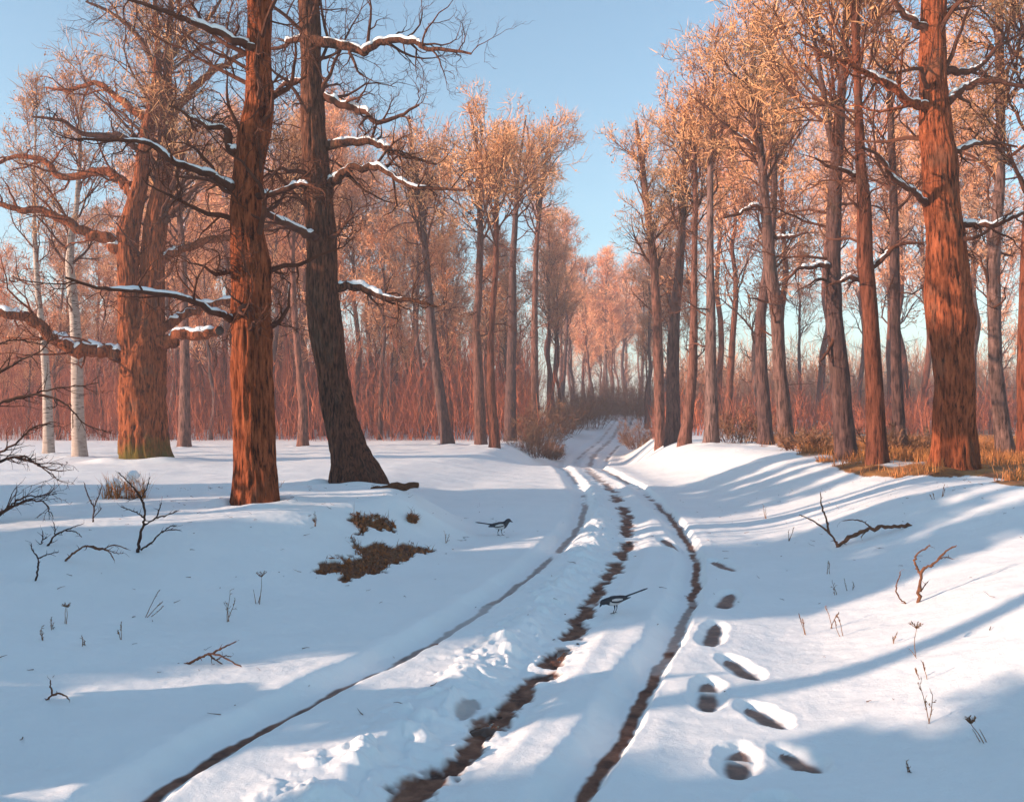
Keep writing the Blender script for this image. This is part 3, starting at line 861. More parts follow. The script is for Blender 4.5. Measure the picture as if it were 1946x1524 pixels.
traced_tree('oak_tree', 'tree cut by the right frame edge, standing past the slim orange one', 'tree', (1950, 868),
            [(860, 1936, 1968), (700, 1934, 1960), (500, 1940, 1962), (300, 1948, 1966), (0, 1950, 1964), (-100, 1950, 1960)], 25,
            crown=dict(py0=420, py1=-80, n=18, l0=1.6, l1=3.2), **fc)
traced_tree('oak_tree', 'right one of two crossing trees, its foot glowing orange by the dry grass', 'tree', (1494, 849),
            [(845, 1479, 1508), (780, 1473, 1500), (700, 1468, 1491), (600, 1464, 1487), (500, 1450, 1473), (400, 1445, 1463), (300, 1440, 1453), (200, 1432, 1441), (80, 1424, 1430)], 26,
            branches=[dict(p=[(1455, 400), (1430, 395), (1400, 410), (1370, 420)], r=(5, 2), snow=[(.1, .7)], dy=-.3), dict(p=[(1470, 450), (1500, 452), (1530, 445)], r=(4, 2), snow=[(.1, .7)], dy=-.3),
                      dict(p=[(1440, 285), (1400, 260), (1370, 240), (1330, 205)], r=(5, 2), snow=[(.1, .4)], dy=-.2)],
            auto=[(640, 300, 12, .9, 2.2, .0)], crown=dict(py0=380, py1=90, n=20, l0=1.5, l1=3.2), **fc)
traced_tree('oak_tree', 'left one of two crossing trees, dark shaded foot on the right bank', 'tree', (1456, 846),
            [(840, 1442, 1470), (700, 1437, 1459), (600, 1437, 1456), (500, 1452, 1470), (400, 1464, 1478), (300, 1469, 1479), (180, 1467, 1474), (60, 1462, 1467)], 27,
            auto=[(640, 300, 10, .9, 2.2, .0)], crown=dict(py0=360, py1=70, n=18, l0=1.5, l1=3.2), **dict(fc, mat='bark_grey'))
GG = 'close group of trees at the right mouth of the far track'
traced_tree('oak_tree', 'sunlit tree at the left end of the clump flanking the far track', 'tree', (1254, 850),
            [(845, 1244, 1263), (700, 1242, 1261), (600, 1240, 1257), (500, 1235, 1250), (400, 1224, 1237), (300, 1214, 1223), (230, 1206, 1211)], 28, auto=[(640, 380, 9, .9, 2.2, .0)], crown=dict(py0=520, py1=290, n=18, l0=1.3, l1=2.8), **fc)
traced_tree('oak_tree', 'dark double looking tree tucked behind the sunlit one at the far track', 'tree', (1279, 842),
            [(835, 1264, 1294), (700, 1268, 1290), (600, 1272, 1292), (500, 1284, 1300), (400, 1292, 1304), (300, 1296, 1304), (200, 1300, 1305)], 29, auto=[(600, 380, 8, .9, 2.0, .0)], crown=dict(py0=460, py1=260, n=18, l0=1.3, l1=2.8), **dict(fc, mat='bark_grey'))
traced_tree('oak_tree', 'tree with a bent orange foot leaning right within the clump by the far track', 'tree', (1300, 845),
            [(838, 1290, 1314), (780, 1300, 1320), (700, 1309, 1326), (600, 1312, 1326), (500, 1314, 1325), (350, 1318, 1328), (250, 1314, 1321), (170, 1310, 1314)], 30, auto=[(620, 350, 8, .8, 2.0, .0)], crown=dict(py0=440, py1=230, n=18, l0=1.4, l1=2.8), **fc)
traced_tree('oak_tree', 'straight brown tree at the right end of the clump by the far track', 'tree', (1352, 843),
            [(838, 1339, 1366), (700, 1340, 1362), (600, 1342, 1360), (500, 1342, 1356), (300, 1345, 1355), (180, 1352, 1358), (100, 1362, 1365)], 31, auto=[(660, 320, 10, .9, 2.2, .0)], crown=dict(py0=380, py1=120, n=18, l0=1.5, l1=3.0), **fc)
# ---- tall trees left of the far track
fc2 = dict(twig='twig', mat='bark_mid', sides=20, step=.16, rough=.09, flare=.3)
cr = dict(n=18, l0=2.2, l1=4.6, w=.026, tl=.7, ks=5)
traced_tree('tall_tree', 'tall pink lit tree with mossy foot, leftmost of the pair by the brown bush', 'tree', (915, 846),
            [(840, 903, 925), (700, 900, 918), (620, 897, 912), (560, 903, 917), (450, 907, 919), (300, 905, 915), (250, 897, 904), (195, 888, 892)], 41, auto=[(640, 380, 7, 1.5, 3.4, .0)], crown=dict(py0=470, py1=290, **cr), **fc2)
traced_tree('tall_tree', 'tall tree crossing its pink neighbour, dark bands on its lit trunk', 'tree', (942, 852),
            [(845, 931, 951), (750, 923, 941), (650, 925, 939), (600, 930, 941), (500, 938, 948), (350, 940, 948), (290, 942, 947)], 42, auto=[(640, 400, 8, 1.5, 3.0, .0)], crown=dict(py0=480, py1=350, **cr), **fc2)
traced_tree('tall_tree', 'tall brown forked tree between the crossed pair and the slender one', 'tree', (968, 838),
            [(830, 958, 981), (700, 962, 980), (600, 966, 982), (500, 968, 981), (420, 974, 984), (340, 980, 987), (260, 992, 996), (220, 998, 1001)], 43,
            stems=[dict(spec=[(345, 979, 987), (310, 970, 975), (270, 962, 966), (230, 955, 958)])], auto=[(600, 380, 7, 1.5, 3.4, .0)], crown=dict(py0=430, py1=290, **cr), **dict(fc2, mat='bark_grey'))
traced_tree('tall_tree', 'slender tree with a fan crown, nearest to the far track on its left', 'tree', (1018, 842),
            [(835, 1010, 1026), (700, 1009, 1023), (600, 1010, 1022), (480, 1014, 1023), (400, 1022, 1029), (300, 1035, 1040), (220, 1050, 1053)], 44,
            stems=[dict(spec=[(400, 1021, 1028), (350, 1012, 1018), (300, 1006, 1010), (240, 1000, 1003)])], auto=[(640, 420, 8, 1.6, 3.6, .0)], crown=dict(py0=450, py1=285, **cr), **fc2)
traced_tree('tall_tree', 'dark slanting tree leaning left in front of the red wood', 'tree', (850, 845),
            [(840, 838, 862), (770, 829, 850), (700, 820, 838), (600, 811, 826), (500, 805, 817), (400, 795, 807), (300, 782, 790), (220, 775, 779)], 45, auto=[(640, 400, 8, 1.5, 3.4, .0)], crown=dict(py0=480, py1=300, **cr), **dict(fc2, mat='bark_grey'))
traced_tree('tall_tree', 'thin crooked tree with a pink lit foot between the two nearest oaks', 'tree', (573, 848),
            [(840, 565, 586), (780, 567, 584), (700, 562, 576), (600, 553, 565), (500, 550, 560), (380, 556, 563), (250, 560, 565)], 46, auto=[(640, 400, 6, 1.5, 3.0, .0)], crown=dict(py0=480, py1=310, **cr), **fc2)
traced_tree('tall_tree', 'pink trunked tree with a mossy foot just right of the twin stemmed oak', 'tree', (350, 850),
            [(845, 339, 362), (700, 343, 361), (500, 343, 356), (350, 334, 343), (250, 330, 336)], 47, auto=[(640, 400, 6, 1.5, 3.0, .0)], crown=dict(py0=480, py1=310, **cr), **fc2)
# ---- birches
bx = dict(mat='birch', sides=24, step=.10, rough=.03, flare=.22, flare_h=.4)
traced_tree('birch_tree', 'white birch lit by the sun, the thicker of two left of the old oak', 'tree', (150, 869),
            [(865, 138, 165), (800, 137, 160), (750, 137, 158), (680, 136, 157), (600, 133, 152), (540, 128, 145), (500, 126, 141), (440, 131, 143), (400, 141, 150), (300, 150, 157), (200, 152, 156)], 51,
            auto=[(640, 480, 4, .8, 2.0, .1)], crown=dict(py0=520, py1=180, n=16, l0=1.5, l1=3.0, up=.45), **bx)
traced_tree('birch_tree', 'thin pale birch nearest the left frame edge', 'tree', (93, 862),
            [(858, 84, 104), (750, 82, 98), (650, 77, 90), (550, 67, 77), (450, 62, 70), (350, 62, 67), (220, 66, 69)], 52,
            auto=[(640, 480, 4, .8, 2.0, .1)], crown=dict(py0=520, py1=210, n=16, l0=1.5, l1=2.8, up=.45), **bx)


# ---- the wood behind
def generic_tree(seed, H, r0, crown_from, n, l0, l1, w, tl, k2=6, k3=4, ks=6):
    rng = np.random.default_rng(seed)
    root = empty('forest_tree', (0, 0, 0), 'x', 'tree')
    nn = 12
    p = np.zeros((nn, 3)); p[:, 2] = np.linspace(-.4, H, nn)
    p[:, :2] += np.cumsum(rng.normal(0, .16, (nn, 2)), 0); p[:, :2] -= p[1, :2]; p[0, :2] = 0
    r = np.linspace(1, .06, nn) ** .8 * r0
    mb, path, rr = trunk_mesh(p, r, 12, .35, .35, .35, .08, seed)
    mb.build('trunk', M['bark_far'], root)
    mb = MB()
    fan_crown(mb, path[None], rr[None], 50, rng, n=n, l0=l0, l1=l1, w=w, tl=tl, zr=(H * crown_from, H * .98), k2=k2, k3=k3, ks=ks, up=.38)
    # dead side shoots lower down
    P1, d, rad, Lp = spawn(path[None], rr[None], 8, .15, crown_from, 1.0, 1.5, rng, up=.0)
    a = grow(P1, d, rng.uniform(.8, 2.4, 8), 6, .25, 0, rng); ra = taper(8, 7, .025, .008); add_tubes(mb, a, ra, 4)
    strips(mb, a, 14, .3, .9, .016, rng, 0)
    mb.build('crown', [M['twig'], M['twig_far']], root, smooth=False)
    return root


PROTO = [generic_tree(101, 19, .26, .42, 20, 2.4, 5.0, .035, .8), generic_tree(102, 21, .30, .48, 20, 2.6, 5.2, .035, .8), generic_tree(103, 16, .20, .35, 18, 2.0, 4.2, .032, .75),
         generic_tree(104, 18, .22, .30, 20, 2.0, 4.4, .035, .8), generic_tree(105, 14, .17, .28, 18, 1.8, 3.8, .032, .7), generic_tree(106, 20, .24, .5, 20, 2.4, 5.0, .035, .8)]
PH = [19, 21, 16, 18, 14, 20]
rng = np.random.default_rng(77)
used = [False] * len(PROTO)


def plant(i, px, Y, sc, label, group):
    x = (px - CX) / F * Y
    loc = (x, Y, gz(x, Y)); rz = rng.uniform(0, 6.28)
    if not used[i]:
        used[i] = True
        o = PROTO[i]; o.location = loc; o.rotation_euler = (0, 0, rz); o.scale = (sc, sc, sc); o['label'] = label; o['group'] = group
    else:
        copy_tree(PROTO[i], loc, rz, sc, label, group)


LW = ('bare slender tree of the reddish wood behind the left clearing', 'trees of the left wood')
RW = ('bare tree of the pale wood behind the right bank', 'trees of the right wood')
CW = ('hazy tree beyond the end of the far track', 'trees round the far track')
# top of the wood's outline in the photo, by column
TOPX = [-150, 0, 150, 330, 500, 650, 750, 850, 980, 1060]
TOPY = [400, 390, 340, 200, 170, 170, 230, 290, 380, 440]
for k in range(78):
    px = -140 + 1130 * ((k * .618034) % 1.0) + rng.uniform(-10, 10)
    Y = 57 + 34 * ((k * .7548) % 1.0)
    i = int(rng.integers(len(PROTO)))
    top = np.interp(px, TOPX, TOPY) + (rng.uniform(0, 110) if k % 3 == 0 else rng.uniform(110, 300))
    Ht = CH + (HY - top) / F * Y - 2.5
    plant(i, px, Y, float(np.clip(Ht / PH[i], .45, 1.3)), *LW)
TOPX2 = [1200, 1300, 1450, 1600, 1750, 1850, 2000, 2100]
TOPY2 = [330, 250, 140, 60, 60, 60, 40, 40]
for k in range(21):
    px = 1225 + 860 * ((k * .618034 + .3) % 1.0) + rng.uniform(-10, 10)
    Y = 46 + 60 * ((k * .7548 + .1) % 1.0)
    i = int(rng.integers(len(PROTO)))
    top = np.interp(px, TOPX2, TOPY2) + rng.uniform(0, 1) ** .7 * 420
    Ht = CH + (HY - top) / F * Y - 1
    plant(i, px, Y, float(np.clip(Ht / PH[i], .5, 1.4)), *RW)
for k in range(30):
    px = [1045, 1068, 1090, 1112, 1130, 1150, 1170, 1190, 1212, 1235, 1258][k % 11] + rng.uniform(-8, 8)
    Y = (128 if 1085 < px < 1225 else 80) + rng.uniform(0, 70)
    i = int(rng.integers(len(PROTO)))
    top = np.interp(px, [1030, 1080, 1140, 1200, 1260], [300, 370, 450, 370, 310]) + rng.uniform(0, 170)
    Ht = CH + (HY - top) / F * Y - 3.0
    plant(i, px, Y, float(np.clip(Ht / PH[i], .35, 1.3)), *CW)


def thicket(name, label, boxes, n, h0, h1, seed, mat, ks=10, w=.02, tl=1.0):
    rng = np.random.default_rng(seed)
    px = rng.uniform(boxes[0], boxes[1], n); Y = rng.uniform(boxes[2], boxes[3], n)
    x = (px - CX) / F * Y
    z = base_h(x, Y)
    p = np.stack([x, Y, z - .1], 1)
    d = np.stack([rng.normal(0, .16, n), rng.normal(0, .16, n), np.ones(n)], 1)
    h = rng.uniform(h0, h1, n) * rng.uniform(.5, 1, n)
    a = grow(p, d, h, 6, .10, .02, rng); ra = taper(n, 7, rng.uniform(.008, .026, n), .005)
    mb = MB(); add_tubes(mb, a, ra, 4)
    strips(mb, a, ks, .3, tl, w, rng, 0, up=.4, amax=.9)
    o = mb.build(name, M[mat], smooth=False)
    tag(o, label, 'undergrowth', None, 'stuff')


thicket('undergrowth', 'dense reddish undergrowth filling the left wood', (-160, 1030, 55, 86), 3400, 1.5, 10.5, 201, 'thicket', ks=16)
thicket('undergrowth', 'pale pinkish undergrowth behind the right bank', (1240, 2120, 48, 100), 2400, 1.2, 4.5, 202, 'thicket')
thicket('undergrowth', 'hazy undergrowth beyond the end of the far track', (1050, 1275, 114, 160), 1500, 1.5, 8.5, 203, 'bush', w=.03, ks=14)
thicket('far_woods', 'far wood closing the horizon behind the left trees', (-200, 1010, 92, 135), 4400, 6, 17, 204, 'thicket', ks=26, w=.05, tl=2.0)
thicket('far_woods', 'low pale wood along the horizon behind the right trees', (1255, 2150, 104, 140), 3900, 5, 12.5, 205, 'twig_far', ks=24, w=.05, tl=1.7)


# ------------------------------------------------------------------ bushes
def bush(name, label, px, py, rx, h, seed, mat='bush', n=46, cat='bush', Y=None, w=.012, tl=.3):
    rng = np.random.default_rng(seed)
    g = gp(px, py) if Y is None else np.array([(px - CX) / F * Y, Y, gz((px - CX) / F * Y, Y)])
    root = empty(name, g, label, cat)
    a0 = rng.uniform(0, 6.28, n); rr = np.sqrt(rng.uniform(0, 1, n)) * rx * .5
    p = np.stack([np.cos(a0) * rr, np.sin(a0) * rr, np.full(n, -.05)], 1)
    d = np.stack([np.cos(a0) * rr / rx * 1.6 + rng.normal(0, .15, n), np.sin(a0) * rr / rx * 1.6 + rng.normal(0, .15, n), np.ones(n)], 1)
    a = grow(p, d, rng.uniform(.55, 1.1, n) * h, 6, .14, .02, rng); ra = taper(n, 7, rng.uniform(.008, .018, n), .004)
    mb = MB(); add_tubes(mb, a, ra, 4); mb.build('stem', M['twig'], root)
    mb = MB()
    p, dd, r, Lp = spawn(a, ra, 7, .15, 1, .4, 1.1, rng, up=.1)
    b = grow(p, dd, Lp * rng.uniform(.25, .5, len(p)), 4, .22, .03, rng); add_tubes(mb, b, taper(len(b), 5, .006, .003), 3)
    strips(mb, b, 8, tl * .4, tl, w, rng, 0)
    mb.build('crown', M[mat], root, smooth=False)
    return root


bush('bush', 'low brown bush where the left snow field meets the far track', 1015, 868, 2.2, 1.7, 301, n=60)
bush('bush', 'small brown bush right at the left edge of the far track', 1048, 872, 1.0, .9, 302)
bush('bush', 'reddish bush on the right edge of the far track, left of the tree clump', 1212, 852, 1.3, 1.7, 303, n=60)
bush('bush', 'tall twiggy bush in the dim shade beside the far track', 1072, 838, 2.4, 2.6, 304, Y=72, n=60, w=.02, tl=.5)
bush('bush', 'tawny bush behind the brown bush left of the far track', 1028, 842, 2.6, 2.8, 305, Y=56, n=60, w=.02, tl=.5)
bush('bush', 'pale bush on the left edge of the far track where it climbs', 1118, 824, 3.2, 3.4, 309, Y=84, n=60, w=.025, tl=.6)
bush('bush', 'small bush at the very end of the far track', 1146, 806, 4.0, 4.2, 310, Y=108, n=60, w=.03, tl=.7)
bush('bush', 'bush right of the far track where it disappears', 1222, 818, 4.0, 4.6, 311, Y=92, n=60, w=.03, tl=.7)
bush('bush', 'dusky bush at the foot of the straight brown tree', 1405, 842, 1.6, 1.3, 306)
bush('bush', 'thin dark shrub between the shaded forked tree and its neighbour', 1705, 862, 1.4, .7, 307, n=24)
bush('bush', 'small dark shrub at the foot of the crossing trees', 1535, 856, 1.2, .6, 308, n=24)

# ------------------------------------------------------------------ dry grass
def blades(mb, pos, rng, h0, h1, w, lean=.5, m=0):
    n = len(pos)
    h = rng.uniform(h0, h1, n); a = rng.uniform(0, 6.28, n); l = rng.uniform(0, lean, n)
    d = np.stack([np.cos(a) * l, np.sin(a) * l, np.ones(n)], 1) * h[:, None]
    s = rng.uniform(0, 6.28, n); sd = np.stack([np.cos(s), np.sin(s), 0 * s], 1) * (w * rng.uniform(.5, 1.3, n))[:, None]
    mid = pos + d * .55; tip = pos + d * [1, 1, .9] + d * [.5, .5, 0]
    v = np.stack([pos - sd, pos + sd, mid + sd * .7, mid - sd * .7, tip], 1); b = np.arange(n)[:, None] * 5
    mb.add(v, b + np.array([[0, 1, 2, 3]]), b + np.array([[3, 2, 4]]), m=m)


rng = np.random.default_rng(55)
N = 90000
Yg = rng.uniform(12, 44, N); pxg = rng.uniform(1420, 2060, N); xg = (pxg - CX) / F * Yg
hg, _, _, lg = full_h(xg, Yg)
keep = lg > .5
clump = vnoise(xg * 1.6, Yg * 1.6, seed=303)
keep &= rng.uniform(0, 1, N) < np.clip(.32 + .95 * clump, .02, 1)
pos = np.stack([xg, Yg, hg - .02], 1)[keep]
mb = MB(); blades(mb, pos, rng, .10, .34, .007)
tag(mb.build('dry_grass', M['grass'], smooth=False), 'dry orange grass under the right hand oaks', 'grass', None, 'stuff')
# grass round the bare soil patches on the left bank
pp = []
for poly in SOILW[:3]:
    xs = [p[0] for p in poly]; ys = [p[1] for p in poly]
    q = np.stack([rng.uniform(min(xs), max(xs), 2600), rng.uniform(min(ys), max(ys), 2600)], 1)
    q = q[in_poly(q[:, 0], q[:, 1], poly)][:900]
    pp.append(q)
pp = np.concatenate(pp); hh = full_h(pp[:, 0], pp[:, 1])[0]
mb = MB(); blades(mb, np.stack([pp[:, 0], pp[:, 1], hh - .01], 1), rng, .03, .10, .005, 1.2)
few = pp[rng.integers(0, len(pp), 60)]; blades(mb, np.stack([few[:, 0], few[:, 1], full_h(few[:, 0], few[:, 1])[0]], 1), rng, .10, .22, .004, .4)
tag(mb.build('withered_grass', M['bush'], smooth=False), 'withered brown grass on the bare soil of the left bank', 'grass', None, 'stuff')


# withered leaves on the bare soil
few = pp[rng.integers(0, len(pp), 1100)]; hz = full_h(few[:, 0], few[:, 1])[0]
mb = MB(); puffs(mb, np.stack([few[:, 0], few[:, 1], hz + .012], 1), 1, .02, .017, rng)
tag(mb.build('fallen_leaves', M['leaf'], smooth=False), 'withered leaves scattered on the bare soil of the left bank', 'leaves', None, 'stuff')
# bits of bark and twig blown onto the snow
n = 420
qx = np.concatenate([rng.normal(-3.6, 2.2, 150), rng.normal(7.2, 2.4, 130), rng.uniform(-4, 6, 140)]); qy = np.concatenate([rng.normal(13.5, 2.6, 150), rng.normal(14.5, 2.6, 130), rng.uniform(4.5, 16, 140)])
ok = (qy > 4); qx, qy = qx[ok], qy[ok]; n = len(qx); hz = full_h(qx, qy)[0]; aa = rng.uniform(0, 6.28, n)
pth = grow(np.stack([qx, qy, hz + .006], 1), np.stack([np.cos(aa), np.sin(aa), rng.uniform(-.05, .2, n)], 1), rng.uniform(.015, .10, n), 3, .2, 0, rng)
mb = MB(); add_tubes(mb, pth, taper(n, 4, rng.uniform(.0015, .004, n), .001), 4)
tag(mb.build('twig_litter', M['dead'], smooth=False), 'tiny bits of twig and bark blown onto the snow', 'litter', None, 'stuff')


# ------------------------------------------------------------------ twigs, sticks and weeds poking from the snow
def stick(name, label, cat, paths, base, seed, mat='dead', Y=None, side=1.0, knob=0, group=None):
    """paths: [(points in photo px, r0 px, r1 px), ...]; the first one starts at base"""
    rng = np.random.default_rng(seed)
    g = gp(*base) if Y is None else np.array([(base[0] - CX) / F * Y, Y, gz((base[0] - CX) / F * Y, Y)])
    Y = g[1]; zo = g[2] - W(base[0], base[1], Y)[2]
    mb = MB()
    for (bp, r0, r1) in paths:
        n = len(bp); dy = rng.uniform(-.25, .25) * (abs(bp[-1][0] - bp[0][0]) + 10) / F * Y
        P3 = np.array([W(a, b, Y) + [0, dy * k / (n - 1), zo] for k, (a, b) in enumerate(bp)])
        if (bp[0][0], bp[0][1]) == tuple(base):
            P3 = np.concatenate([[P3[0] - [0, 0, .05]], P3])
        nn = max(10, 5 * len(P3)); p3 = smooth_path(P3, nn)
        rr = np.linspace(r0, r1, nn) / F * Y * (1 + .18 * rng.normal(0, 1, nn).clip(-1, 1))
        rr[-1] = .0008
        p3[1:] += rng.normal(0, 1, (nn - 1, 3)) * rr[1:, None] * .4
        add_tubes(mb, p3[None], rr[None], 7)
        # short spurs and buds
        if side:
            k = max(2, int(6 * side)); q, d, r, Lp = spawn(p3[None], rr[None], k, .25, .98, .6, 1.2, rng, up=.1)
            a = grow(q, d, rng.uniform(.02, .09, len(q)) * (Y / 9), 3, .2, .02, rng); add_tubes(mb, a, taper(len(a), 4, np.clip(r * .6, .0012, .006), .001), 4)
    o = mb.build(name, M[mat], origin=g)
    return tag(o, label, cat, group)


stick('branching_sapling', 'dark branching sapling standing on the left bank below the frozen tuft', 'sapling',
      [([(262, 1048), (268, 1010), (275, 985), (268, 950), (255, 930), (240, 915), (222, 897)], 3.2, 1), ([(275, 985), (262, 975), (245, 968), (230, 962)], 1.6, .8), ([(272, 1000), (295, 985), (302, 965), (304, 955)], 1.8, .8),
       ([(295, 985), (320, 978), (338, 970)], 1.4, .7), ([(268, 950), (278, 930), (285, 905)], 1.4, .7), ([(268, 1045), (290, 1030), (310, 1010), (345, 1007)], 2, .8), ([(308, 1012), (325, 1000), (340, 998)], 1.3, .7), ([(262, 945), (250, 950), (240, 945)], 1.2, .6)],
      (262, 1048), 401, 'shrub')
stick('forked_twig', 'upright forked twig near the sunlit snow edge left of the sapling', 'twig', [([(176, 992), (178, 965), (170, 945), (160, 915)], 1.8, .8), ([(178, 965), (186, 945), (192, 925)], 1.4, .7), ([(177, 985), (188, 972), (193, 965)], 1, .6)], (176, 992), 402, 'shrub')
stick('arched_twig', 'arching brown twig lying right of the forked one on the left bank', 'twig', [([(124, 1066), (140, 1052), (165, 1037), (195, 1040), (215, 1048), (226, 1064)], 2.4, .9), ([(165, 1037), (190, 1045), (215, 1036), (245, 1046)], 1.6, .8), ([(195, 1042), (222, 1052), (232, 1052)], 1, .6)], (124, 1066), 403, 'dead')
stick('arched_twig', 'dark arching twig above the brown one on the left bank', 'twig', [([(92, 1036), (105, 1018), (125, 1008), (140, 1002), (164, 994)], 2.2, .8), ([(125, 1008), (142, 1012), (152, 1022)], 1.4, .7), ([(105, 1018), (104, 1005), (102, 992)], 1.2, .7)], (92, 1036), 404, 'shrub')
stick('forked_twig', 'forked twig standing nearest the left frame edge', 'twig', [([(67, 1104), (72, 1075), (70, 1060), (60, 1045), (57, 1032)], 2.0, .8), ([(71, 1062), (90, 1054), (108, 1050)], 1.4, .7)], (67, 1104), 405, 'shrub')
stick('small_twig', 'tiny twig standing left of the dark arching twig', 'twig', [([(78, 1034), (82, 1022), (83, 1008)], 1.5, .7), ([(81, 1026), (90, 1020)], 1, .6)], (78, 1034), 406, 'shrub')
stick('fallen_branch', 'fallen bare branch lying on shaded snow left of the track', 'branch', [([(335, 1264), (360, 1260), (385, 1246), (408, 1238), (440, 1248), (468, 1262)], 3.0, 1.2), ([(405, 1240), (425, 1230), (448, 1220)], 2.0, 1), ([(395, 1243), (410, 1255), (430, 1268)], 2.0, 1), ([(412, 1254), (425, 1247), (440, 1248)], 1.4, .8)], (360, 1260), 407, 'dead', side=.4)
stick('small_branch', 'small three armed branch lying in the shaded lower left corner', 'branch', [([(88, 1332), (98, 1320), (96, 1305), (95, 1292)], 2.2, 1), ([(98, 1321), (115, 1317), (128, 1320), (138, 1328)], 2.0, .9)], (88, 1332), 408, 'dead', side=.4)
stick('fallen_branch', 'long reddish branch with two upright shoots in the sunlit patch on the right bank', 'branch',
      [([(1592, 1038), (1610, 1025), (1640, 1008), (1670, 1000), (1700, 998), (1731, 998)], 4.0, 3.2), ([(1592, 1038), (1580, 1018), (1560, 1000), (1535, 985), (1518, 978)], 3.0, .9), ([(1576, 1012), (1570, 985), (1562, 960), (1560, 934)], 2.6, .9), ([(1655, 1002), (1640, 992), (1620, 988), (1600, 990)], 1.6, .8), ([(1650, 1004), (1640, 1016), (1636, 1022)], 1.4, .8)],
      (1592, 1038), 409, 'dead', side=.4)
stick('forked_stump_shoot', 'thick forked shoot rising from the lit slope on the right bank', 'shoot',
      [([(1746, 1146), (1748, 1115), (1753, 1085), (1775, 1070), (1795, 1050), (1818, 1036)], 4.4, 1.2), ([(1752, 1092), (1740, 1075), (1742, 1055), (1760, 1042), (1769, 1036)], 2.6, .9), ([(1778, 1068), (1795, 1060), (1816, 1064)], 1.6, .8), ([(1750, 1125), (1760, 1112), (1768, 1106)], 1.4, .7)],
      (1746, 1146), 410, 'dead', side=.5)
stick('bent_twig', 'thin curved twig next to the thick forked shoot', 'twig', [([(1722, 1148), (1708, 1135), (1702, 1115), (1708, 1095), (1710, 1084)], 1.8, .8)], (1722, 1148), 411, 'dead', side=.5)


def weed(px, py, h, kind, label, seed, lean=0.0, n=3, group=None):
    rng = np.random.default_rng(seed)
    g = gp(px, py); Y = g[1]
    root = empty('dry_weed', g, label, 'weed', group)
    mb = MB(); hd = MB()
    H = h / F * Y
    for k in range(n):
        hk = H * (1 if k == 0 else rng.uniform(.4, .85))
        d = np.array([[lean + rng.normal(0, .16), rng.normal(0, .12), 1.0]])
        p = grow(np.array([[rng.normal(0, .012), rng.normal(0, .02), -.03]]), d, [hk + .03], 7, .07, 0, rng)
        rr = taper(1, 8, max(.0028, 1.0 / F * Y * .9), .0016)
        add_tubes(mb, p, rr, 5)
        tip = p[0, -1]
        if kind == 'umbel' and k == 0:
            m = 11; a = rng.uniform(0, 6.28, m); q = np.stack([np.cos(a) * .8, np.sin(a) * .8, rng.uniform(.5, 1.1, m)], 1)
            s = grow(np.repeat(tip[None], m, 0), q, np.full(m, H * .26), 3, .1, 0, rng); add_tubes(mb, s, taper(m, 4, .0018, .0012), 3)
            strips(hd, s, 6, .006, .02, .006, rng, 0)
        elif kind == 'spike':
            strips(hd, p[:, 4:], 16, .01, .03, .006, rng, 0, amax=.7)
        elif kind == 'thin':
            s0, dd, r, Lp = spawn(p, rr, 4, .4, 1, .4, .9, rng); s = grow(s0, dd, Lp * .25, 3, .15, .02, rng); add_tubes(mb, s, taper(len(s), 4, .002, .001), 3)
            strips(hd, s, 3, .008, .022, .005, rng, 0)
    mb.build('stalk', M['weed'], root)
    if hd.n:
        hd.build('seed_head', M['weed'], root, smooth=False)


WD = [(125, 1186, 38, 'umbel', 'umbel weed furthest to the left on the pale snow bank'), (232, 1216, 32, 'spike', 'short spiky weed below the slanting seed head on the left bank'),
      (275, 1172, 66, 'spike', 'slanting weed with a drooping seed head, middle of the left bank'), (435, 1182, 66, 'thin', 'thin upright weed with two stems below the soil patches'),
      (490, 1147, 52, 'umbel', 'umbel weed on the bank left of the large soil patch'), (84, 1216, 24, 'thin', 'faint thin weed by the left frame edge on the bank'), (156, 1228, 18, 'thin', 'tiny weed low on the left bank slope'),
      (450, 945, 40, 'spike', 'dark weed hugging the sunlit oak foot on its left'), (520, 945, 34, 'thin', 'faint weed hugging the sunlit oak foot on its right'), (98, 1198, 20, 'thin', 'tiny stem beside the leftmost umbel weed'),
      (600, 1000, 26, 'thin', 'tiny weed by the small earth spot above the soil patches'), (848, 1033, 22, 'thin', 'tiny weeds at the road end of the left bank'),
      (1534, 1206, 42, 'spike', 'reddish stalk, first of the row on the lit right verge'), (1581, 1193, 40, 'spike', 'reddish stalk, middle of the row on the lit right verge'), (1602, 1209, 44, 'spike', 'reddish stalk, last of the row on the lit right verge'),
      (1697, 1222, 24, 'spike', 'short reddish stalk left of the umbel weed on the right slope'), (1741, 1250, 54, 'umbel', 'umbel weed at the shadow edge on the right slope'), (1757, 1292, 36, 'spike', 'reddish stalk below the umbel weed on the right slope'),
      (1764, 1374, 76, 'thin', 'tall sparse weed straddling the lower shadow edge on the right'), (1872, 1410, 52, 'umbel', 'leaning umbel weed in the shaded lower right corner'), (1498, 1027, 26, 'spike', 'little stalk on the upper lit streak of the right bank'),
      (1578, 1090, 22, 'spike', 'little stalk below the long reddish branch'), (1618, 1122, 22, 'thin', 'faint stalk in shade below the long reddish branch'), (1789, 944, 24, 'spike', 'stub stalk on the lit snow beneath the stout oak'),
      (1776, 950, 12, 'spike', 'tiny stub beside the stub stalk beneath the stout oak'), (1590, 1130, 26, 'thin', 'faint stalk left of the shaded one below the reddish branch'), (1454, 985, 26, 'thin', 'dark tiny twig on the shaded hollow of the right bank'), (1722, 1468, 20, 'thin', 'tiny weed at the bottom of the shaded right verge')]
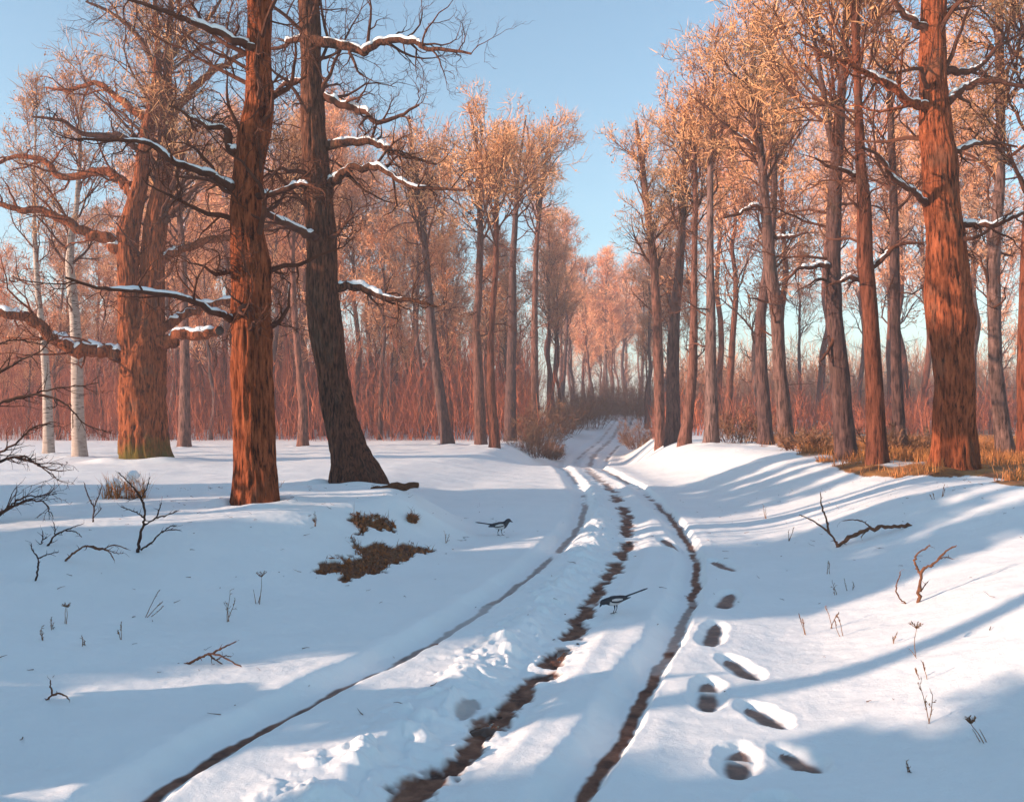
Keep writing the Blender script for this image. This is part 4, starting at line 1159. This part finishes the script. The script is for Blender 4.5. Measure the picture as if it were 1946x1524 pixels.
for k, (px, py, h, kind, lab) in enumerate(WD):
    weed(px, py, h, kind, lab, 500 + k, lean=(.75 if px == 275 else -.55 if px == 1872 else rng.uniform(-.12, .12)), n=(3 if px in (275, 435, 1872, 490, 450) else 2))

# frozen tuft with snow clods, left
g = gp(238, 946)
root = empty('snowy_tuft', g, 'yellowish grass tuft carrying snow clods in front of the old oak', 'grass tuft')
mb = MB(); n = 240
a = rng.uniform(0, 6.28, n); r = np.sqrt(rng.uniform(0, 1, n)) * .32
blades(mb, np.stack([np.cos(a) * r, np.sin(a) * r * .6, np.full(n, -.04)], 1), rng, .15, .5, .006, .5)
mb.build('blade', M['grass'], root, smooth=False)


def clod(px, py, rr, name, parent, seed):
    c = W(px, py, g[1]) - g
    u = np.linspace(0, np.pi, 12); v = np.arange(16) / 16 * 2 * np.pi
    Ug, Vg = np.meshgrid(u, v, indexing='ij')
    q = np.stack([np.sin(Ug) * np.cos(Vg), np.sin(Ug) * np.sin(Vg), np.cos(Ug) * .8], -1)
    q = q * (rr * (1 + .25 * vnoise(q[..., 0] * 2 + seed, q[..., 1] * 2, q[..., 2] * 2, seed)))[..., None] + c
    i = np.arange(11)[:, None] * 16; k = np.arange(16)[None, :]
    mb = MB(); mb.add(q.reshape(-1, 3), np.stack([i + k, i + (k + 1) % 16, i + 16 + (k + 1) % 16, i + 16 + k], -1).reshape(-1, 4)); mb.build(name, M['cap'], parent)


for k, (px, py, rr) in enumerate([(216, 917, .085), (255, 903, .075), (247, 913, .07), (262, 925, .08), (240, 940, .09)]):
    clod(px, py, rr, 'snow_clod', root, k)

# root stump beside the leaning oak
g = gp(757, 932)
mb = MB()
for k in range(5):
    rg = np.random.default_rng(620 + k)
    p = grow(np.array([[-.42 + .04 * k, .03 * k, -.03]]), np.array([[1, .22 * (k - 2), .18]]), [.50 + .05 * k], 9, .22, -.16, rg); add_tubes(mb, p, taper(1, 10, .085 + .012 * (k % 3), .045), 9)
o = mb.build('root_clump', M['earth']); o.location = tuple(g)
tag(o, 'gnarled brown root clump at the road side of the leaning oak', 'root')

# dark bare shrub reaching in from the left edge
rng = np.random.default_rng(700)
YS = 10.5
gx = W(-115, 1000, YS)[0]; g = np.array([gx, YS, gz(gx, YS)])
root = empty('bare_shrub', g, 'dark bare shrub reaching in from the left frame edge', 'shrub')
SH = [[(-115, 990), (-60, 800), (0, 770), (60, 755), (130, 738), (205, 730)], [(-115, 990), (-50, 830), (0, 775), (75, 752), (140, 762), (185, 800), (240, 822)], [(-110, 990), (-70, 780), (0, 718), (55, 690), (100, 672), (140, 640)],
      [(-110, 1000), (-40, 880), (0, 866), (50, 838), (80, 815), (130, 800)], [(-112, 1000), (-50, 900), (0, 876), (40, 868), (75, 890), (105, 915)], [(-110, 1000), (-50, 930), (0, 878), (50, 872), (90, 890), (125, 895)],
      [(-112, 1010), (-50, 1010), (0, 972), (30, 955), (60, 958), (72, 985)], [(-112, 1000), (-80, 700), (-20, 660), (30, 645), (80, 655)], [(-112, 1005), (-40, 1000), (0, 970), (30, 948), (90, 942)]]
for k, bp in enumerate(SH):
    dy = rng.uniform(-.5, .5)
    P3 = np.array([W(a, b, YS) + [0, dy * i / (len(bp) - 1), 0] for i, (a, b) in enumerate(bp)])
    P3[0] = [g[0] + rng.normal(0, .04), g[1] + rng.normal(0, .04), g[2] - .1]
    p3 = smooth_path(P3, 34); rr = np.linspace(3.4, .8, 34) / F * YS
    p3[2:] += rng.normal(0, .006, (32, 3))
    mb = MB(); add_tubes(mb, p3[None], rr[None], 7)
    q, d, r, Lp = spawn(p3[None], rr[None], 12, .40, .98, .4, 1.0, rng, up=.05)
    a = grow(q, d, rng.uniform(.12, .42, len(q)), 6, .18, .02, rng); ra = taper(len(a), 7, np.clip(r * .6, .003, .008), .0018); add_tubes(mb, a, ra, 5)
    q, d, r, Lp = spawn(a, ra, 3, .3, .98, .4, 1.0, rng); b2 = grow(q, d, Lp * .5, 4, .2, .02, rng); add_tubes(mb, b2, taper(len(b2), 5, .0028, .0015), 4)
    mb.build('branch', M['shrub'], root, origin=g)


# ------------------------------------------------------------------ magpies
def loft(mb, prof, sides, m=0, sq=1.0):
    prof = np.array(prof, float)
    n = 7 * len(prof); P = smooth_path(prof, n)
    c = np.stack([P[:, 0], 0 * P[:, 0], P[:, 1]], 1); T = nrm(np.gradient(c, axis=0)); up = np.stack([-T[:, 2], 0 * T[:, 0], T[:, 0]], 1)
    an = np.arange(sides) / sides * 2 * np.pi
    v = c[:, None, :] + np.array([0, 1., 0])[None, None, :] * (np.cos(an)[None, :] * np.abs(P[:, 2:3]))[..., None] + up[:, None, :] * (np.sin(an)[None, :] * np.abs(P[:, 3:4]))[..., None]
    i = np.arange(n - 1)[:, None] * sides; k = np.arange(sides)[None, :]
    q = np.stack([i + k, i + (k + 1) % sides, i + sides + (k + 1) % sides, i + sides + k], -1).reshape(-1, 4)
    v = v.reshape(-1, 3)
    if callable(m):
        m = m(v[q].mean(1))
    mb.add(v, q, m=m)


def magpie(label, px, py, size, face, pose):
    g = gp(px, py); g[2] = float(full_h(g[0:1], g[1:2])[0][0])
    root = empty('magpie', g, label, 'bird', 'magpies on the snow')
    root.rotation_euler = (0, 0, face); root.scale = (size,) * 3
    if pose == 'stand':
        body = [(-.105, .128, .006, .006), (-.085, .125, .022, .018), (-.05, .118, .036, .034), (-.005, .112, .046, .044), (.04, .122, .043, .043), (.07, .145, .030, .031), (.088, .166, .025, .026), (.106, .172, .024, .025), (.121, .169, .014, .015), (.126, .167, .004, .005)]
        beak = [(.115, .168, .010, .010), (.132, .163, .006, .008), (.150, .154, .001, .001)]
        tail = [(-.075, .124, .012, .014), (-.13, .134, .016, .008), (-.20, .145, .021, .007), (-.255, .153, .022, .007), (-.285, .156, .004, .002)]
        wing = [(.052, .132, .004, .006), (.035, .132, .010, .022), (-.01, .126, .011, .028), (-.06, .118, .008, .018), (-.11, .110, .005, .008), (-.135, .104, .001, .002)]
        bar = [(.040, .132, .003, .006), (.0, .127, .004, .013), (-.055, .117, .003, .006)]
        eye = (.110, .178); hips = [(-.012, .078), (.024, .080)]; feet = [(-.020, .0), (.030, .004)]
        cut = lambda c: np.where((c[:, 2] < .118 + .25 * (c[:, 0] + .0) * (c[:, 0] > 0)) & (c[:, 0] < .048) & (c[:, 0] > -.075) & (c[:, 2] < .125), 1, 0)
    else:
        body = [(-.105, .150, .006, .006), (-.085, .145, .020, .018), (-.05, .132, .035, .033), (-.005, .118, .045, .043), (.04, .112, .042, .042), (.075, .112, .030, .031), (.098, .108, .025, .026), (.116, .100, .024, .025), (.128, .090, .014, .015), (.131, .085, .004, .005)]
        beak = [(.122, .092, .009, .010), (.133, .076, .006, .008), (.142, .058, .001, .001)]
        tail = [(-.075, .142, .012, .012), (-.13, .164, .012, .007), (-.20, .188, .013, .006), (-.27, .212, .012, .006), (-.30, .222, .004, .003)]
        wing = [(.052, .124, .004, .006), (.035, .126, .010, .022), (-.01, .128, .011, .027), (-.06, .136, .008, .018), (-.11, .146, .005, .008), (-.135, .152, .001, .002)]
        bar = [(.040, .128, .003, .006), (.0, .132, .004, .013), (-.058, .138, .003, .006)]
        eye = (.122, .106); hips = [(-.015, .084), (.012, .080)]; feet = [(-.005, .0), (.025, -.004)]
        cut = lambda c: np.where((c[:, 2] < .124 - .25 * c[:, 0]) & (c[:, 0] < .055) & (c[:, 0] > -.075) & (c[:, 2] < .112 + (.05 - c[:, 0]) * .12), 1, 0)
    mb = MB(); loft(mb, body, 22, cut); mb.build('body', [M['black'], M['white']], root)
    mb = MB(); loft(mb, beak, 10); mb.build('beak', M['black'], root)
    mb = MB(); loft(mb, tail, 12); mb.build('tail', M['black'], root)
    for s in (-1, 1):
        def sided(prof, off):
            mb = MB(); loft(mb, prof, 12); mb.v = [a + np.array([0, s * off, 0]) for a in mb.v]; return mb
        wo = sided(wing, .040).build('wing', M['black'], root)
        sided(bar, .0505).build('wing_bar', M['white'], wo)
        mb = MB(); u = np.linspace(0, np.pi, 7); v = np.arange(8) / 8 * 2 * np.pi; Ug, Vg = np.meshgrid(u, v, indexing='ij')
        q = np.stack([np.sin(Ug) * np.cos(Vg), np.sin(Ug) * np.sin(Vg), np.cos(Ug)], -1) * .004 + np.array([eye[0], s * .0215, eye[1]])
        i = np.arange(6)[:, None] * 8; k = np.arange(8)[None, :]; mb.add(q.reshape(-1, 3), np.stack([i + k, i + (k + 1) % 8, i + 8 + (k + 1) % 8, i + 8 + k], -1).reshape(-1, 4)); mb.build('eye', M['black'], root)
        hp = hips[0 if s < 0 else 1]; ft = feet[0 if s < 0 else 1]
        mb = MB(); y = s * .016
        kn = ((hp[0] + ft[0]) / 2 - .010, y, hp[1] * .52)
        add_tubes(mb, np.array([[(hp[0], y, hp[1] + .01), (hp[0] - .004, y, hp[1] * .8), kn, (ft[0], y, .006)]]), np.array([[.010, .007, .0032, .0028]]), 8)
        for tx, ty in ((.028, 0), (.022, .013), (.022, -.013), (-.020, 0)):
            add_tubes(mb, np.array([[(ft[0], y, .006), (ft[0] + tx * .5, y + ty * .5, .006), (ft[0] + tx, y + ty, .001)]]), np.array([[.0026, .0022, .0008]]), 6)
        mb.build('leg', M['black'], root)


magpie('magpie standing upright on shaded snow beside the left bank, tail to the left', 950, 1018, 1.27, math.radians(4), 'stand')
magpie('magpie bending down to peck at the muddy middle rut, tail raised', 1169, 1168, .98, math.radians(186), 'peck')


# ------------------------------------------------------------------ unseen trees added off to the left, shaped to throw the shadow bands
def spruce(u, v, H, R, seed, label):
    x, y = uv(u, v); g = np.array([x, y, gz(x, y)])
    rng = np.random.default_rng(seed)
    root = empty('shadow_spruce', g, label, 'tree', 'unseen shadow casting spruces')
    mb, path, r = trunk_mesh(np.array([[0, 0, -.3], [0, 0, H * .5], [.0, 0, H]]), np.array([R * .07, R * .045, .01]), 10, .4, .3, .3, .05, seed)
    mb.build('trunk', M['bark_far'], root)
    n = int(900 * H / 7)
    h = .25 + (H - .25) * (1 - np.sqrt(rng.uniform(0, 1, n))); a = rng.uniform(0, 6.28, n)
    L = R * (1 - h / H) * rng.uniform(.8, 1.1, n) + .12
    d = np.stack([np.cos(a), np.sin(a), -.28 + 0 * a], 1)
    p = np.stack([0 * h, 0 * h, h], 1)
    b = grow(p, d, L, 4, .06, .03, rng); mb = MB(); add_tubes(mb, b, taper(n, 5, .02, .006), 4)
    s = nrm(np.cross(d, [0, 0, 1.]))
    wd = np.array([.10, .20, .22, .15, .02])[None, :, None] * (.6 + L[:, None, None] * .5)
    l = b - s[:, None, :] * wd + [0, 0, -.06]; rr = b + s[:, None, :] * wd + [0, 0, -.06]
    vv = np.stack([l, b, rr], 2).reshape(-1, 3); i = np.arange(n)[:, None, None] * 15 + np.arange(4)[None, :, None] * 3 + np.arange(2)[None, None, :]
    mb.add(vv, np.stack([i, i + 1, i + 4, i + 3], -1).reshape(-1, 4))
    mb.build('crown', M['spruce'], root)


VT1 = float(gp(487, 956)[:2] @ V)
va, vb = float(gp(640, 1302)[:2] @ V), float(gp(1180, 940)[:2] @ V)
SP = []
for k, v in enumerate(np.arange(va + 1.9, vb - .6, 1.15)):
    if abs(v - VT1) < 1.65:
        continue
    SP.append((-12.5 - 1.6 * (k % 2), v, (6.9, 6.1, 7.6, 6.4, 7.2)[k % 5], 2.0))
SP += [(-10.5, VT1, 3.0, 2.2), (-10.5, vb - .9, 4.6, 1.6)]
vc = float(gp(1400, 1412)[:2] @ V)
SP += [(-11.0, vc - 1.6, 8.0, 2.3), (-3.6, va - .5, 1.3, 1.4), (-12.5, vc - 4.2, 7, 2.4), (-12, vc - 6.8, 7, 2.6)]
for k, (u, v, H, R) in enumerate(SP):
    spruce(u, v, H, R, 800 + k, 'unseen dark spruce added at the left to cast shadow')


def off_tree(u, v, H, r0, seed):  # unseen trunk added to lay a narrow shadow stripe across the foreground
    x, y = uv(u, v); g = np.array([x, y, gz(x, y)])
    rng = np.random.default_rng(seed)
    root = empty('oak_tree', g, 'unseen bare oak added to cast the foreground stripe', 'tree', 'unseen shadow casting oaks')
    p = np.zeros((9, 3)); p[:, 2] = np.linspace(-.3, H, 9); p[2:, :2] += np.cumsum(rng.normal(0, .05, (7, 2)), 0)
    mb, path, r = trunk_mesh(p, np.linspace(1, .35, 9) * r0, 20, .15, .3, .35, .06, seed); mb.build('trunk', M['bark'], root)
    mb = MB(); fan_crown(mb, path[None], r[None], 20, rng, n=12, l0=2, l1=4.5, zr=(H * .5, H), ks=3, w=.012, tl=.5); mb.build('crown', [M['twig'], M['twig_mid']], root, smooth=False)


off_tree(-11, float(gp(1400, 1308)[:2] @ V) - .06, 13, .15, 901)
spruce(-13.5, float(gp(680, 920)[:2] @ V) + .15, 9.6, 2.3, 902, 'unseen tall spruce added to shade the leaning oak')


def off_pine(u, v, z0, z1, R, seed):  # added out of view; crown height set to throw dark bands on the oak
    x, y = uv(u, v); g = np.array([x, y, gz(x, y)])
    rng = np.random.default_rng(seed)
    root = empty('shadow_pine', g, 'unseen young pine, high dense crown added to shade the sunlit oak', 'tree', 'unseen shadow casting pines')
    mb, path, r = trunk_mesh(np.array([[0, 0, -.3], [.05, 0, z0], [0, 0, z1]]), np.array([.09, .07, .02]), 12, .3, .3, .3, .05, seed); mb.build('trunk', M['bark_mid'], root)
    n = 60; t = np.sqrt(rng.uniform(0, 1, n)); a = rng.uniform(0, 6.28, n)
    c = np.stack([np.cos(a) * t * R, np.sin(a) * t * R, rng.uniform(z0, z1, n)], 1)
    mb = MB(); add_tubes(mb, np.stack([c * [0, 0, 1] - [0, 0, .2], c * [.5, .5, 1] - [0, 0, .05], c], 1), np.full((n, 3), .012), 4)
    puffs(mb, c, 60, .5, .05, rng); mb.build('crown', M['spruce'], root)


off_pine(-11.5, VT1 + .62, 6.5, 7.9, .85, 903)
off_pine(-12.5, VT1 - .60, 10.2, 11.0, .55, 904)

# ------------------------------------------------------------------ the cold air
hm = bpy.data.materials.new('thin winter haze'); hm.use_nodes = True; ht = hm.node_tree
ht.nodes.remove(ht.nodes['Principled BSDF'])
pv = ht.nodes.new('ShaderNodeVolumePrincipled'); pv.inputs['Color'].default_value = (.86, .84, .95, 1); pv.inputs['Density'].default_value = .0020; pv.inputs['Anisotropy'].default_value = .0
ht.links.new(pv.outputs[0], ht.nodes['Material Output'].inputs['Volume'])
zb, zt = float(GH.min()) - 1.0, 40.0
X0, X1, Y0, Y1 = float(GX.min()) - 1, float(GX.max()) + 1, -61.0, 901.0
mb = MB()
mb.add([(X0, Y0, zb), (X1, Y0, zb), (X1, Y1, zb), (X0, Y1, zb), (X0, Y0, zt), (X1, Y0, zt), (X1, Y1, zt), (X0, Y1, zt)],
       [(3, 2, 1, 0), (4, 5, 6, 7), (0, 1, 5, 4), (1, 2, 6, 5), (2, 3, 7, 6), (3, 0, 4, 7)])
tag(mb.build('haze', hm, smooth=False), 'thin pale winter haze hanging in the wood', 'haze', None, 'stuff')

# ------------------------------------------------------------------ camera, light, sky
cam = bpy.data.cameras.new('camera'); co = bpy.data.objects.new('camera', cam); COL.objects.link(co)
co.location = (0, 0, CH); co.rotation_euler = (math.radians(90), 0, 0)
cam.sensor_width = 36; cam.lens = F / 1946 * 36; cam.shift_y = (HY - 762) / 1946; cam.clip_end = 3000
SC.camera = co
to_sun = Vector((-math.cos(SUN_AZ) * math.cos(SUN_EL), -math.sin(SUN_AZ) * math.cos(SUN_EL), math.sin(SUN_EL)))
sl = bpy.data.lights.new('sun', 'SUN'); sl.energy = 5.0; sl.angle = math.radians(.5); sl.color = (1.0, .72, .55)
so = bpy.data.objects.new('sun', sl); COL.objects.link(so); so.rotation_euler = (-to_sun).to_track_quat('-Z', 'Y').to_euler()
wd = bpy.data.worlds.new('World'); SC.world = wd; wd.use_nodes = True
nt = wd.node_tree; bg = nt.nodes['Background']
sky = nt.nodes.new('ShaderNodeTexSky'); sky.sky_type = 'NISHITA'; sky.sun_disc = False
sky.sun_elevation = SUN_EL; sky.sun_rotation = math.atan2(to_sun.x, to_sun.y); sky.air_density = 1.0; sky.dust_density = .2; sky.ozone_density = 1.0
tint = mixc(nt, 1.0, sky.outputs[0], (.86, 1.04, 1.06), 'MULTIPLY')     # the cold turquoise cast of a clear frosty sky
nt.links.new(tint, bg.inputs[0]); bg.inputs[1].default_value = .122
SC.view_settings.view_transform = 'Standard'; SC.view_settings.look = 'None'; SC.view_settings.gamma = 1
SC.view_settings.exposure = 1.22
SC.render.engine = 'CYCLES'
SC.cycles.max_bounces = 6; SC.cycles.diffuse_bounces = 3
